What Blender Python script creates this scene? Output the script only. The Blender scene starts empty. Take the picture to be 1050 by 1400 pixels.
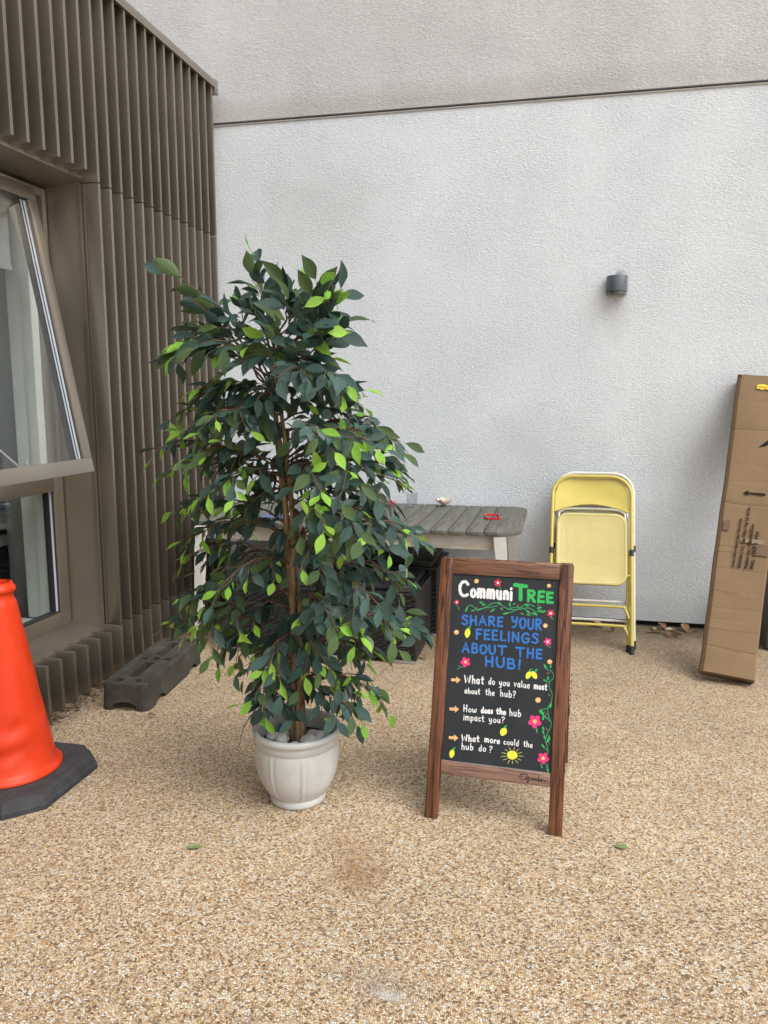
import bpy, bmesh, math, random
from mathutils import Vector as V, Matrix as M
R = math.radians
rnd = random.Random(7)
SC = bpy.context.scene
COL = SC.collection

# ------------------------------------------------------------------ camera, sky, sun, exposure
CAM_H, PITCH, YAW = 1.45, R(8.6), R(12.6)
cd = bpy.data.cameras.new('camera'); co = bpy.data.objects.new('camera', cd); COL.objects.link(co)
co.location = (0, 0, CAM_H)
co.rotation_euler = (R(90) - PITCH, 0, YAW)
cd.sensor_fit = 'VERTICAL'; cd.sensor_height = 36.0; cd.lens = 36.0 * 1080 / 1400
cd.clip_start = 0.05; cd.clip_end = 500
SC.camera = co

SUN_EL, SUN_AZ = R(54), R(118)     # azimuth clockwise from +Y: high, to the right of the camera
w = bpy.data.worlds.new("World"); SC.world = w; w.use_nodes = True
nt = w.node_tree; nt.nodes.clear()
sky = nt.nodes.new('ShaderNodeTexSky'); sky.sky_type = 'NISHITA'; sky.sun_disc = False
sky.sun_elevation = SUN_EL; sky.sun_rotation = SUN_AZ; sky.air_density = 1.0; sky.dust_density = 4.0
bw = nt.nodes.new('ShaderNodeRGBToBW'); mx = nt.nodes.new('ShaderNodeMix'); mx.data_type = 'RGBA'
mx.inputs[0].default_value = 0.82
bg = nt.nodes.new('ShaderNodeBackground'); bg.inputs['Strength'].default_value = 0.15
out = nt.nodes.new('ShaderNodeOutputWorld')
nt.links.new(sky.outputs[0], bw.inputs[0]); nt.links.new(sky.outputs[0], mx.inputs[6]); nt.links.new(bw.outputs[0], mx.inputs[7])
nt.links.new(mx.outputs[2], bg.inputs['Color']); nt.links.new(bg.outputs[0], out.inputs[0])

sd = bpy.data.lights.new('sun', 'SUN'); sd.energy = 1.15; sd.angle = R(50); sd.color = (1.0, 0.965, 0.92)
so = bpy.data.objects.new('sun', sd); COL.objects.link(so)
sdir = V((math.sin(SUN_AZ) * math.cos(SUN_EL), math.cos(SUN_AZ) * math.cos(SUN_EL), math.sin(SUN_EL)))
so.rotation_euler = sdir.to_track_quat('Z', 'Y').to_euler(); so.location = (3, -3, 8)
SC.view_settings.view_transform = 'Standard'; SC.view_settings.look = 'None'
SC.view_settings.gamma = 1; SC.view_settings.exposure = 0.72; SC.view_settings.use_curve_mapping = False

# ------------------------------------------------------------------ helpers
def N(nt, t, **k):
    n = nt.nodes.new(t)
    for a, b in k.items(): setattr(n, a, b)
    return n

class Mat:
    """small wrapper round a Principled material"""
    def __init__(s, name, col=(.5, .5, .5), rough=.6, metal=0, spec=.5):
        s.m = bpy.data.materials.new(name); s.m.use_nodes = True
        s.nt = s.m.node_tree; s.nt.nodes.clear()
        s.b = N(s.nt, 'ShaderNodeBsdfPrincipled'); s.o = N(s.nt, 'ShaderNodeOutputMaterial')
        s.nt.links.new(s.b.outputs[0], s.o.inputs[0])
        s.b.inputs['Base Color'].default_value = (*col, 1)
        s.b.inputs['Roughness'].default_value = rough; s.b.inputs['Metallic'].default_value = metal
        s.b.inputs['Specular IOR Level'].default_value = spec
        s.tc = N(s.nt, 'ShaderNodeTexCoord'); s.last_bump = None; s.colsock = None
    def L(s, a, b): s.nt.links.new(a, b)
    def coord(s, scale=(1, 1, 1), kind='Object', loc=(0, 0, 0)):
        mp = N(s.nt, 'ShaderNodeMapping'); mp.inputs['Scale'].default_value = scale; mp.inputs['Location'].default_value = loc
        s.L(s.tc.outputs[kind], mp.inputs[0]); return mp.outputs[0]
    def noise(s, scale, detail=4, rough=.6, dist=0, vec=None, sc=(1, 1, 1)):
        n = N(s.nt, 'ShaderNodeTexNoise'); n.inputs['Scale'].default_value = scale; n.inputs['Detail'].default_value = detail
        n.inputs['Roughness'].default_value = rough; n.inputs['Distortion'].default_value = dist
        s.L(vec or s.coord(sc), n.inputs['Vector']); return n.outputs['Fac']
    def voro(s, scale, feature='F1', vec=None, out='Distance', rand=1, sc=(1, 1, 1)):
        n = N(s.nt, 'ShaderNodeTexVoronoi', feature=feature); n.inputs['Scale'].default_value = scale
        n.inputs['Randomness'].default_value = rand
        s.L(vec or s.coord(sc), n.inputs['Vector']); return n.outputs[out]
    def ramp(s, fac, stops, interp='LINEAR'):
        r = N(s.nt, 'ShaderNodeValToRGB'); cr = r.color_ramp; cr.interpolation = interp
        while len(cr.elements) < len(stops): cr.elements.new(.5)
        for e, (p, c) in zip(cr.elements, stops):
            e.position = p; e.color = (*c, 1) if len(c) == 3 else c
        s.L(fac, r.inputs[0]); return r.outputs[0]
    def rng(s, fac, a, b, c=0, d=1):
        r = N(s.nt, 'ShaderNodeMapRange'); s.L(fac, r.inputs[0])
        for i, v in zip((1, 2, 3, 4), (a, b, c, d)): r.inputs[i].default_value = v
        return r.outputs[0]
    def mix(s, fac, a, b, mode='MIX'):
        m = N(s.nt, 'ShaderNodeMix', data_type='RGBA', blend_type=mode)
        for v, i in ((fac, 0), (a, 6), (b, 7)):
            if isinstance(v, (int, float)): m.inputs[i].default_value = v
            elif isinstance(v, tuple): m.inputs[i].default_value = (*v, 1)
            else: s.L(v, m.inputs[i])
        return m.outputs[2]
    def math(s, op, a, b=None):
        m = N(s.nt, 'ShaderNodeMath', operation=op)
        for v, i in ((a, 0), (b, 1)):
            if v is None: continue
            if isinstance(v, (int, float)): m.inputs[i].default_value = v
            else: s.L(v, m.inputs[i])
        return m.outputs[0]
    def color(s, sock): s.L(sock, s.b.inputs['Base Color']); return s
    def rough(s, sock): s.L(sock, s.b.inputs['Roughness']); return s
    def bump(s, h, dist=.002, strength=1):
        b = N(s.nt, 'ShaderNodeBump'); b.inputs['Distance'].default_value = dist; b.inputs['Strength'].default_value = strength
        s.L(h, b.inputs['Height'])
        if s.last_bump: s.L(s.last_bump, b.inputs['Normal'])
        s.last_bump = b.outputs[0]; s.L(b.outputs[0], s.b.inputs['Normal']); return s
    def sep(s, kind='Object'):
        x = N(s.nt, 'ShaderNodeSeparateXYZ'); s.L(s.tc.outputs[kind], x.inputs[0]); return x.outputs
    def blob(s, cx, cy, rx, ry, soft=.5, wob=.35, nscale=9, axes=(0, 1)):
        """0..1 stain mask round a point of the surface, broken up by noise"""
        xs = s.sep()
        dx = s.math('DIVIDE', s.math('SUBTRACT', xs[axes[0]], cx), rx); dy = s.math('DIVIDE', s.math('SUBTRACT', xs[axes[1]], cy), ry)
        d = s.math('SQRT', s.math('ADD', s.math('MULTIPLY', dx, dx), s.math('MULTIPLY', dy, dy)))
        n = s.math('MULTIPLY', s.math('SUBTRACT', s.noise(nscale, 5, .65), .5), wob * 4)
        return s.rng(s.math('ADD', d, n), 1, 1 - soft, 0, 1)

def plain(name, col, rough=.55, metal=0, var=.12, vs=12, bump=.0, bs=200, spec=.5):
    m = Mat(name, col, rough, metal, spec)
    n = m.noise(vs, 5, .6)
    lo = tuple(c * (1 - var) for c in col); hi = tuple(min(1, c * (1 + var)) for c in col)
    m.color(m.ramp(n, [(.3, lo), (.7, hi)]))
    m.rough(m.rng(m.noise(vs * 2.3, 3), .3, .7, max(.02, rough - .08), min(1, rough + .08)))
    if bump: m.bump(m.noise(bs, 3), bump)
    return m.m

class MB:
    def __init__(s): s.v = []; s.f = []; s.uv = []
    def add(s, vs, fs, uv=None):
        o = len(s.v); s.v += [V(p) for p in vs]; s.f += [tuple(i + o for i in f) for f in fs]
        if uv: s.uv += uv
        return s
    def box(s, a, b, bev=0):
        x0, y0, z0 = [min(p, q) for p, q in zip(a, b)]; x1, y1, z1 = [max(p, q) for p, q in zip(a, b)]
        return s.obox(V((x0, y0, z0)), V((x1 - x0, 0, 0)), V((0, y1 - y0, 0)), V((0, 0, z1 - z0)), bev)
    def obox(s, o, a, b, c, bev=0):
        """box from corner o with edge vectors a,b,c, optionally bevelled"""
        bm = bmesh.new(); vs = [bm.verts.new(o + a * i + b * j + c * k) for i in (0, 1) for j in (0, 1) for k in (0, 1)]
        for f in ((0, 1, 3, 2), (4, 6, 7, 5), (0, 4, 5, 1), (2, 3, 7, 6), (0, 2, 6, 4), (1, 5, 7, 3)): bm.faces.new([vs[i] for i in f])
        bmesh.ops.recalc_face_normals(bm, faces=bm.faces)
        if bev: bmesh.ops.bevel(bm, geom=bm.edges[:], offset=bev, segments=2, profile=.5, affect='EDGES')
        bm.verts.index_update(); s.add([v.co.copy() for v in bm.verts], [[v.index for v in f.verts] for f in bm.faces]); bm.free(); return s
    def tube(s, pts, r, n=10, caps=True, squash=None):
        pts = [V(p) for p in pts]; m = len(pts); rs = r if isinstance(r, (list, tuple)) else [r] * m
        t0 = (pts[1] - pts[0]).normalized(); ref = V((0, 0, 1)) if abs(t0.z) < .9 else V((1, 0, 0))
        nx = t0.cross(ref).normalized(); vs = []; fs = []
        for i in range(m):
            t = (pts[min(i + 1, m - 1)] - pts[max(i - 1, 0)]).normalized()
            nx = (nx - t * nx.dot(t)).normalized(); ny = t.cross(nx)
            for k in range(n):
                a = 2 * math.pi * k / n; vs.append(pts[i] + (nx * math.cos(a) + ny * math.sin(a)) * rs[i])
        for i in range(m - 1):
            for k in range(n): fs.append((i * n + k, i * n + (k + 1) % n, (i + 1) * n + (k + 1) % n, (i + 1) * n + k))
        if caps: fs.append(tuple(range(n - 1, -1, -1))); fs.append(tuple((m - 1) * n + k for k in range(n)))
        return s.add(vs, fs)
    def lathe(s, prof, n=48, c=(0, 0, 0), mod=None):
        vs = []; fs = []; c = V(c)
        for i, (r, z) in enumerate(prof):
            for k in range(n):
                a = 2 * math.pi * k / n; rr = r * (mod(a, z) if mod else 1)
                vs.append(c + V((rr * math.cos(a), rr * math.sin(a), z)))
        for i in range(len(prof) - 1):
            for k in range(n): fs.append((i * n + k, i * n + (k + 1) % n, (i + 1) * n + (k + 1) % n, (i + 1) * n + k))
        return s.add(vs, fs)
    def prism(s, poly, d, bev=0):
        """planar polygon (3D points) extruded by vector d"""
        bm = bmesh.new(); n = len(poly); lo = [bm.verts.new(V(p)) for p in poly]; hi = [bm.verts.new(V(p) + V(d)) for p in poly]
        bm.faces.new(lo[::-1]); bm.faces.new(hi)
        for i in range(n): bm.faces.new((lo[i], lo[(i + 1) % n], hi[(i + 1) % n], hi[i]))
        bmesh.ops.recalc_face_normals(bm, faces=bm.faces)
        if bev: bmesh.ops.bevel(bm, geom=[e for e in bm.edges if e.calc_face_angle(0) > .5], offset=bev, segments=2, profile=.5, affect='EDGES')
        bm.verts.index_update(); s.add([v.co.copy() for v in bm.verts], [[v.index for v in f.verts] for f in bm.faces]); bm.free(); return s
    def mesh(s, name, mat, off=V((0, 0, 0)), smooth=None):
        me = bpy.data.meshes.new(name); me.from_pydata([tuple(p - off) for p in s.v], [], s.f)
        if s.uv:
            ul = me.uv_layers.new(name='UVMap')
            for l in me.loops: ul.data[l.index].uv = s.uv[l.vertex_index]
        if mat: me.materials.append(mat)
        if smooth is not None:
            bm = bmesh.new(); bm.from_mesh(me); bmesh.ops.recalc_face_normals(bm, faces=bm.faces) if not s.uv else None
            for e in bm.edges: e.smooth = e.is_manifold and e.calc_face_angle(0) < R(smooth) if len(e.link_faces) == 2 else True
            for f in bm.faces: f.smooth = True
            bm.to_mesh(me); bm.free()
        return me
    def build(s, name, mat, parent=None, smooth=35, label=None, kind=None):
        off = V((0, 0, 0)); p = parent
        while p is not None: off += p.location; p = p.parent
        o = bpy.data.objects.new(name, s.mesh(name, mat, off, smooth)); COL.objects.link(o)
        o.parent = parent
        if label: o['label'] = label
        if kind: o['kind'] = kind
        return o

def thing(name, label, cat, loc=(0, 0, 0), group=None):
    o = bpy.data.objects.new(name, None); COL.objects.link(o); o.location = loc; o.empty_display_size = .1
    o['label'] = label; o['category'] = cat
    if group: o['group'] = group
    return o
def tag(o, label, cat, group=None):
    o['label'] = label; o['category'] = cat
    if group: o['group'] = group
    return o
def inst(name, me, parent, loc, kind=None):
    o = bpy.data.objects.new(name, me); COL.objects.link(o); o.parent = parent
    off = V((0, 0, 0)); p = parent
    while p is not None: off += p.location; p = p.parent
    o.location = V(loc) - off
    if kind: o['kind'] = kind
    return o
def solo(mb, name, mat, loc, label, cat, group=None, smooth=35):
    """a thing that is one mesh, origin at loc"""
    o = bpy.data.objects.new(name, mb.mesh(name, mat, V(loc), smooth)); COL.objects.link(o); o.location = loc
    return tag(o, label, cat, group)
def spline(pts, n=8):
    pts = [V(p) for p in pts]
    if len(pts) < 3: return pts
    P = [pts[0] * 2 - pts[1]] + pts + [pts[-1] * 2 - pts[-2]]; o = []
    for i in range(1, len(P) - 2):
        for k in range(n):
            t = k / n; a, b, c, d = P[i - 1:i + 3]
            o.append(.5 * ((2 * b) + (c - a) * t + (2 * a - 5 * b + 4 * c - d) * t * t + (3 * b - a - 3 * c + d) * t ** 3))
    o.append(pts[-1]); return o

# ------------------------------------------------------------------ materials
def ground_mat():
    m = Mat('resin_bound_gravel', rough=.55, spec=.35)
    vec = m.coord()
    wob = N(m.nt, 'ShaderNodeVectorMath', operation='ADD'); nz = N(m.nt, 'ShaderNodeTexNoise'); nz.inputs['Scale'].default_value = 90
    m.L(vec, nz.inputs['Vector']); sc = N(m.nt, 'ShaderNodeVectorMath', operation='SCALE'); sc.inputs['Scale'].default_value = .006
    m.L(nz.outputs['Color'], sc.inputs[0]); m.L(vec, wob.inputs[0]); m.L(sc.outputs[0], wob.inputs[1]); vv = wob.outputs[0]
    col = m.voro(172, out='Color', vec=vv); g = N(m.nt, 'ShaderNodeSeparateColor'); m.L(col, g.inputs[0])
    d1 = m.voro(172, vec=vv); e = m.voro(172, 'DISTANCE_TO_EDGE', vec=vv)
    stones = m.ramp(g.outputs[0], [(0, (.24, .155, .095)), (.08, (.42, .27, .155)), (.19, (.64, .42, .22)), (.36, (.80, .58, .345)),
                                   (.56, (.87, .70, .48)), (.72, (.60, .46, .34)), (.80, (.90, .80, .61)), (.93, (.92, .88, .80))], 'CONSTANT')
    v2 = m.rng(m.noise(420, 2), .3, .7, .85, 1.1)
    stones = m.mix(1, stones, v2, 'MULTIPLY')
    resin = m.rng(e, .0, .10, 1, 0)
    c = m.mix(m.math('MULTIPLY', resin, .6), stones, (.17, .105, .05))  # amber resin between stones; its dark borders also paint in crevice shade
    # broad variation, dirt by the walls, stains
    big = m.rng(m.noise(1.1, 6, .62), .35, .7, .86, 1.06)
    c = m.mix(1, c, big, 'MULTIPLY')
    mid = m.rng(m.noise(14, 4, .6), .3, .7, .9, 1.07)
    c = m.mix(1, c, mid, 'MULTIPLY')
    xs = m.sep()
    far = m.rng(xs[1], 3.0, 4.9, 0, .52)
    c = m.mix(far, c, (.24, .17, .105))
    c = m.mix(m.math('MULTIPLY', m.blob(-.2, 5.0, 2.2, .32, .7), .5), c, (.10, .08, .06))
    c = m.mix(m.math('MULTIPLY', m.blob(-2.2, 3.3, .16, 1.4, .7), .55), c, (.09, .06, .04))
    c = m.mix(m.math('MULTIPLY', m.blob(-.56, 2.14, .11, .13, .9, .55, 26), .6), c, (.30, .16, .06))
    c = m.mix(m.math('MULTIPLY', m.blob(-.62, 2.27, .15, .11, .9, .5, 24), .4), c, (.34, .19, .08))
    c = m.mix(m.math('MULTIPLY', m.blob(.1, 3.2, .25, .2, .9, .3, 12), .3), c, (.2, .12, .06))
    c = m.mix(m.math('MULTIPLY', m.blob(-.365, 1.685, .05, .022, .9, .3, 50), .75), c, (.8, .79, .78))
    c = m.mix(m.math('MULTIPLY', m.blob(-.40, 1.72, .16, .09, .9, .3, 16), .4), c, (.3, .26, .22))
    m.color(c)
    h = m.math('SUBTRACT', m.rng(e, 0, .22, 0, 1), m.math('MULTIPLY', g.outputs[1], .5))
    m.bump(h, .0034, .9); m.bump(m.noise(300, 3), .0008)
    m.rough(m.rng(g.outputs[2], 0, 1, .38, .72))
    return m.m

def wall_mat(name, lo, hi, warm):
    m = Mat(name, rough=.9, spec=.2)
    c = m.ramp(m.noise(1.6, 6, .6), [(.3, lo), (.7, hi)])
    st = m.rng(m.noise(3, 6, .65, sc=(1, 1, .22)), .5, .78, 0, .3)
    c = m.mix(st, c, warm)
    sp = m.rng(m.noise(55, 3, .6), .35, .65, .93, 1.05); c = m.mix(1, c, sp, 'MULTIPLY')
    if name == 'pale_grey_render':
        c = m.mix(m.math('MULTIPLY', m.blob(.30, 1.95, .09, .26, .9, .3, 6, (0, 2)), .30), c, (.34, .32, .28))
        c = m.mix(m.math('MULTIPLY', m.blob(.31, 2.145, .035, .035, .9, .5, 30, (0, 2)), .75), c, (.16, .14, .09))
        c = m.mix(m.math('MULTIPLY', m.blob(-.2, 1.1, .55, .3, .9, .3, 3, (0, 2)), .24), c, (.35, .35, .34))
        c = m.mix(m.math('MULTIPLY', m.blob(.8, 1.2, .5, .35, .9, .35, 3, (0, 2)), .22), c, (.38, .38, .36))
        c = m.mix(m.math('MULTIPLY', m.blob(-1.5, 2.6, .5, .5, .9, .35, 2.5, (0, 2)), .28), c, (.45, .44, .42))
        c = m.mix(m.math('MULTIPLY', m.blob(.75, 2.6, .12, .7, .9, .3, 5, (0, 2)), .15), c, (.80, .82, .83))
        cr = m.voro(240, vec=m.coord((1, 1, 1))); c = m.mix(m.math('MULTIPLY', m.math('LESS_THAN', m.noise(34, 2, .5), .235), .6), c, (.30, .28, .25))
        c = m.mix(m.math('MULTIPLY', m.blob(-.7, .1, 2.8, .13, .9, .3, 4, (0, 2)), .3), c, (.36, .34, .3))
    else:
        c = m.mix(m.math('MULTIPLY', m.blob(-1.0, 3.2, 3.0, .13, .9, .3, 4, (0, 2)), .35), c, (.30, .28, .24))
    m.color(c)
    msk = m.rng(m.noise(2.6, 4, .6), .35, .65, .45, 1.25); stk_ = m.rng(m.noise(9, 5, .7, sc=(1, 1, .10)), .55, .75, 0, .16); c = m.mix(stk_, c, warm); m.color(c)
    a = m.noise(95, 3, .6, .5, sc=(.7, 1, 1.15)); b = m.noise(210, 3, .65)
    m.bump(m.math('MULTIPLY', msk, m.math('ADD', m.rng(a, .38, .62, 0, 1), m.math('MULTIPLY', b, .9))), .0021, .8); m.bump(m.noise(7, 4, .6), .006, .35)
    return m.m

def metal_mat(name, col, rough=.42):
    m = Mat(name, col, rough, .72, .5)
    m.b.inputs['Coat Weight'].default_value = .7; m.b.inputs['Coat Roughness'].default_value = .22
    n = m.noise(2.2, 2, .5, sc=(1, 1, .35)); c = m.ramp(n, [(.3, tuple(x * .86 for x in col)), (.72, tuple(x * 1.1 for x in col))])
    
    oi = N(m.nt, 'ShaderNodeObjectInfo'); c = m.mix(1, c, m.rng(oi.outputs['Random'], 0, 1, .9, 1.08), 'MULTIPLY')
    m.color(c); m.rough(m.rng(m.noise(6, 2), .3, .7, rough - .03, rough + .05)); return m.m

def wood_mat(name, dark, light, grain_axis=2, rough=.5, knots=True, sc=1):
    m = Mat(name, rough=rough, spec=.45)
    s = [34 * sc, 34 * sc, 34 * sc]; s[grain_axis] = 2.2 * sc
    g1 = m.noise(1, 6, .6, .6, sc=tuple(s)); s2 = [110, 110, 110]; s2[grain_axis] = 4
    g2 = m.noise(1, 4, .6, sc=tuple(s2))
    mixg = m.math('ADD', m.math('MULTIPLY', g1, .75), m.math('MULTIPLY', g2, .25))
    midc = tuple((a * .55 + b * .45) for a, b in zip(dark, light))
    c = m.ramp(mixg, [(.34, dark), (.47, midc), (.56, light), (.66, midc)])
    if knots:
        s3 = [11, 11, 11]; s3[grain_axis] = 3.1
        k = m.voro(1, sc=tuple(s3)); c = m.mix(m.rng(k, .05, .15, .75, 0), c, tuple(x * .5 for x in dark))
    oi = N(m.nt, 'ShaderNodeObjectInfo'); c = m.mix(1, c, m.rng(oi.outputs['Random'], 0, 1, .88, 1.1), 'MULTIPLY')
    m.color(c); m.bump(mixg, .0009, .8); m.rough(m.rng(g2, .3, .7, rough - .08, rough + .12)); return m.m

def leaf_mat(name, dark, mid, vein, rough=.42, trans=.15):
    m = Mat(name, rough=rough, spec=.4)
    uv = N(m.nt, 'ShaderNodeSeparateXYZ'); m.L(m.tc.outputs['UV'], uv.inputs[0])
    u = m.math('ABSOLUTE', m.math('SUBTRACT', uv.outputs[0], .5)); v = uv.outputs[1]
    midrib = m.rng(u, .0, .022, 1, 0)
    fr = m.math('FRACT', m.math('SUBTRACT', m.math('MULTIPLY', v, 7.5), m.math('MULTIPLY', u, 5.5)))
    side = m.math('MULTIPLY', m.rng(m.math('ABSOLUTE', m.math('SUBTRACT', fr, .5)), .0, .09, 1, 0), .45)
    vv = m.math('MAXIMUM', midrib, side)
    geo = N(m.nt, 'ShaderNodeNewGeometry'); oi = N(m.nt, 'ShaderNodeObjectInfo')
    r = m.math('FRACT', m.math('ADD', geo.outputs['Random Per Island'], oi.outputs['Random']))
    base = m.mix(r, dark, mid)
    n = m.noise(28, 4, .6); base = m.mix(m.rng(n, .35, .7, 0, .45), base, mid)
    c = m.mix(m.math('MULTIPLY', vv, .55), base, vein)
    # cloth leaves are a little paler on their back
    c = m.mix(m.math('MULTIPLY', geo.outputs['Backfacing'], .3), c, tuple(min(1, x * 1.6 + .03) for x in mid))
    m.color(c); m.bump(m.math('ADD', vv, m.math('MULTIPLY', m.noise(60, 3), 1.2)), .0018, .8)
    tr = N(m.nt, 'ShaderNodeBsdfTranslucent'); m.L(c, tr.inputs[0]); ms = N(m.nt, 'ShaderNodeMixShader'); ms.inputs[0].default_value = trans
    m.L(m.b.outputs[0], ms.inputs[1]); m.L(tr.outputs[0], ms.inputs[2]); m.L(ms.outputs[0], m.o.inputs[0])
    return m.m

def schlick(m, f0):
    ge = N(m.nt, 'ShaderNodeNewGeometry'); dt = N(m.nt, 'ShaderNodeVectorMath', operation='DOT_PRODUCT'); m.L(ge.outputs['Normal'], dt.inputs[0]); m.L(ge.outputs['Incoming'], dt.inputs[1])
    p5 = m.math('POWER', m.math('SUBTRACT', 1.0, m.math('ABSOLUTE', dt.outputs['Value'])), 5)
    return m.math('ADD', f0, m.math('MULTIPLY', p5, 1 - f0))
def glass_mat(name='window_glass', tint=(.93, .955, .94), extra=.08):
    m = Mat(name); nt = m.nt
    t = N(nt, 'ShaderNodeBsdfTransparent'); t.inputs[0].default_value = (*tint, 1)
    g = N(nt, 'ShaderNodeBsdfGlossy'); g.inputs['Roughness'].default_value = .02
    f2 = schlick(m, extra)
    ms = N(nt, 'ShaderNodeMixShader'); m.L(f2, ms.inputs[0]); m.L(t.outputs[0], ms.inputs[1]); m.L(g.outputs[0], ms.inputs[2])
    m.L(ms.outputs[0], m.o.inputs[0]); return m.m

MT = {}
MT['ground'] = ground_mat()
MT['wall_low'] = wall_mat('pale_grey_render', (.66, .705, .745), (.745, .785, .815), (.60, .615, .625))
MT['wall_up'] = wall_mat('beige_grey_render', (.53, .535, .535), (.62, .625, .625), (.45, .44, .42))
MT['fin'] = metal_mat('bronze_coated_metal', (.245, .208, .165), .34)
MT['frame'] = metal_mat('bronze_window_metal', (.30, .255, .205), .36)
MT['black'] = plain('black_shadow_gap', (.012, .012, .012), .9)
MT['glass'] = glass_mat()
MT['white_in'] = plain('interior_white_paint', (.80, .82, .80), .5, var=.04)
MT['room'] = plain('interior_dark_wall', (.16, .17, .18), .9, var=.2, vs=2)
MT['gasket'] = plain('black_rubber', (.02, .02, .022), .6)
MT['spacer'] = plain('pale_grey_spacer', (.60, .63, .72), .35, .3, var=.04)
MT['blind'] = plain('white_blind_cloth', (.74, .75, .74), .9, var=.04, bump=.0006, bs=400)

# ------------------------------------------------------------------ ground
g = MB(); S = 120
g.add([(-S, -S, 0), (S, -S, 0), (S, S, 0), (-S, S, 0)], [(0, 1, 2, 3)])
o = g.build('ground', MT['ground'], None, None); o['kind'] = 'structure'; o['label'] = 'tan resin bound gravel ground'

# ------------------------------------------------------------------ back wall
WY = 5.041
bw_ = thing('rendered_wall', 'tall pale grey roughcast wall with a beige band above a horizontal joint, behind the table and chairs', 'wall', (0, WY, 0))
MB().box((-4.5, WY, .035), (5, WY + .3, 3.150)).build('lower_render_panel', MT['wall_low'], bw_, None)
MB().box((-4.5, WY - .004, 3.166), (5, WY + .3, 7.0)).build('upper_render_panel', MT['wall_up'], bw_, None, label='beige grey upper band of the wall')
MB().box((-4.5, WY + .035, -.02), (5, WY + .29, .034)).build('recessed_plinth', MT['black'], bw_, None)
jm = MB(); jm.box((-4.5, WY + .02, 3.151), (5, WY + .28, 3.165)); jm.build('joint_strip', MT['black'], bw_, None)
MB().box((-4.5, WY - .006, 3.144), (5, WY - .0005, 3.152)).build('joint_bead', plain('grey_bead', (.36, .34, .31), .7), bw_, None)

# ------------------------------------------------------------------ left building with fins and window
FX, BX = -2.183, -2.287
PITCHF, FT = .1015, .019
bl = thing('clad_building', 'dark bronze building side with vertical metal fins and a tilted open window', 'building', (FX, 3.5, 0))
W0, W1, WZ0, WZ1 = 1.72, 3.56, .25, 2.452
bk = MB()
bk.box((BX - .045, 0.2, 0), (BX, W0, 3.33)); bk.box((BX - .045, W1 + .003, 0), (BX, WY - .003, 3.33))
bk.box((BX - .045, W0 + .0005, 0), (BX, W1 + .0025, WZ0 - .022)); bk.box((BX - .045, W0 + .0005, WZ1 + .012), (BX, W1 + .0025, 3.33))
bk.build('cladding_sheet', MT['fin'], bl, None)
def finmesh(z0, z1, nm):
    m = MB(); m.box((BX + .001, -FT, z0), (FX, 0, z1), .0018); return m.mesh(nm, MT['fin'], V((FX, 0, z0)), 30)
f_low = finmesh(.012, .252, 'fin_short'); f_a = finmesh(.012, .266, 'fin_base'); f_b = finmesh(.270, 2.432, 'fin_middle')
f_c = finmesh(2.437, 3.345, 'fin_upper'); f_d = finmesh(2.470, 3.345, 'fin_over_window')
for k in range(-16, 20):
    y = 2.956 + PITCHF * k
    y += rnd.uniform(-.0015, .0015)
    if y > WY - .05: continue
    def F(me, z): 
        o = inst('fin', me, bl, (FX, y, z)); o.rotation_euler = (0, 0, rnd.uniform(-.006, .006)); return o
    if W0 + .05 < y < W1 - .03: F(f_low, .012); F(f_d, 2.470)
    else: F(f_a, .012); F(f_b, .270); F(f_c, 2.437)
# jamb fin folds: narrow returns on the pillar fin
jb = MB(); jb.box((BX + .002, 3.5395, .27), (BX + .016, 3.5415, 2.43)); jb.box((BX + .028, 3.540, .27), (BX + .032, 3.5417, 2.43))
jb.build('folded_trim', MT['frame'], bl, None)
# coping
cp = MB(); cp.box((BX - .3, .2, 3.347), (FX + .008, 4.905, 3.372), .002); cp.box((FX - .012, .2, 3.328), (FX + .008, 4.905, 3.3465))
cp.box((BX + .03, 4.9055, 3.295), (FX + .010, 4.948, 3.380), .003)
cp.build('coping', MT['frame'], bl)
MB().box((BX - .30, 0.2, 3.32), (BX - .05, WY - .01, 3.346)).build('roof_deck', MT['black'], bl, None)
# reveals
rv = MB()
rv.prism([(BX, W1, WZ0 - .02), (-2.50, 3.525, .28), (-2.50, 3.525, 2.42), (BX, W1, WZ1)], (0, .002, 0))
rv.build('window_reveal', MT['frame'], bl, None)
MB().prism([(BX + .012, W0, WZ0 - .004), (-2.50, W0, .285), (-2.50, W0, .25), (BX + .012, W0, WZ0 - .03)], (0, W1 - W0 - .002, 0), .002).build('window_sill', MT['frame'], bl)
MB().prism([(BX + .016, W0, WZ1 + .002), (-2.50, W0, 2.405), (-2.50, W0, 2.43), (BX + .016, W0, WZ1 + .018)], (0, W1 - W0 + .012, 0), .0015).build('window_head', MT['frame'], bl)
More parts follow.
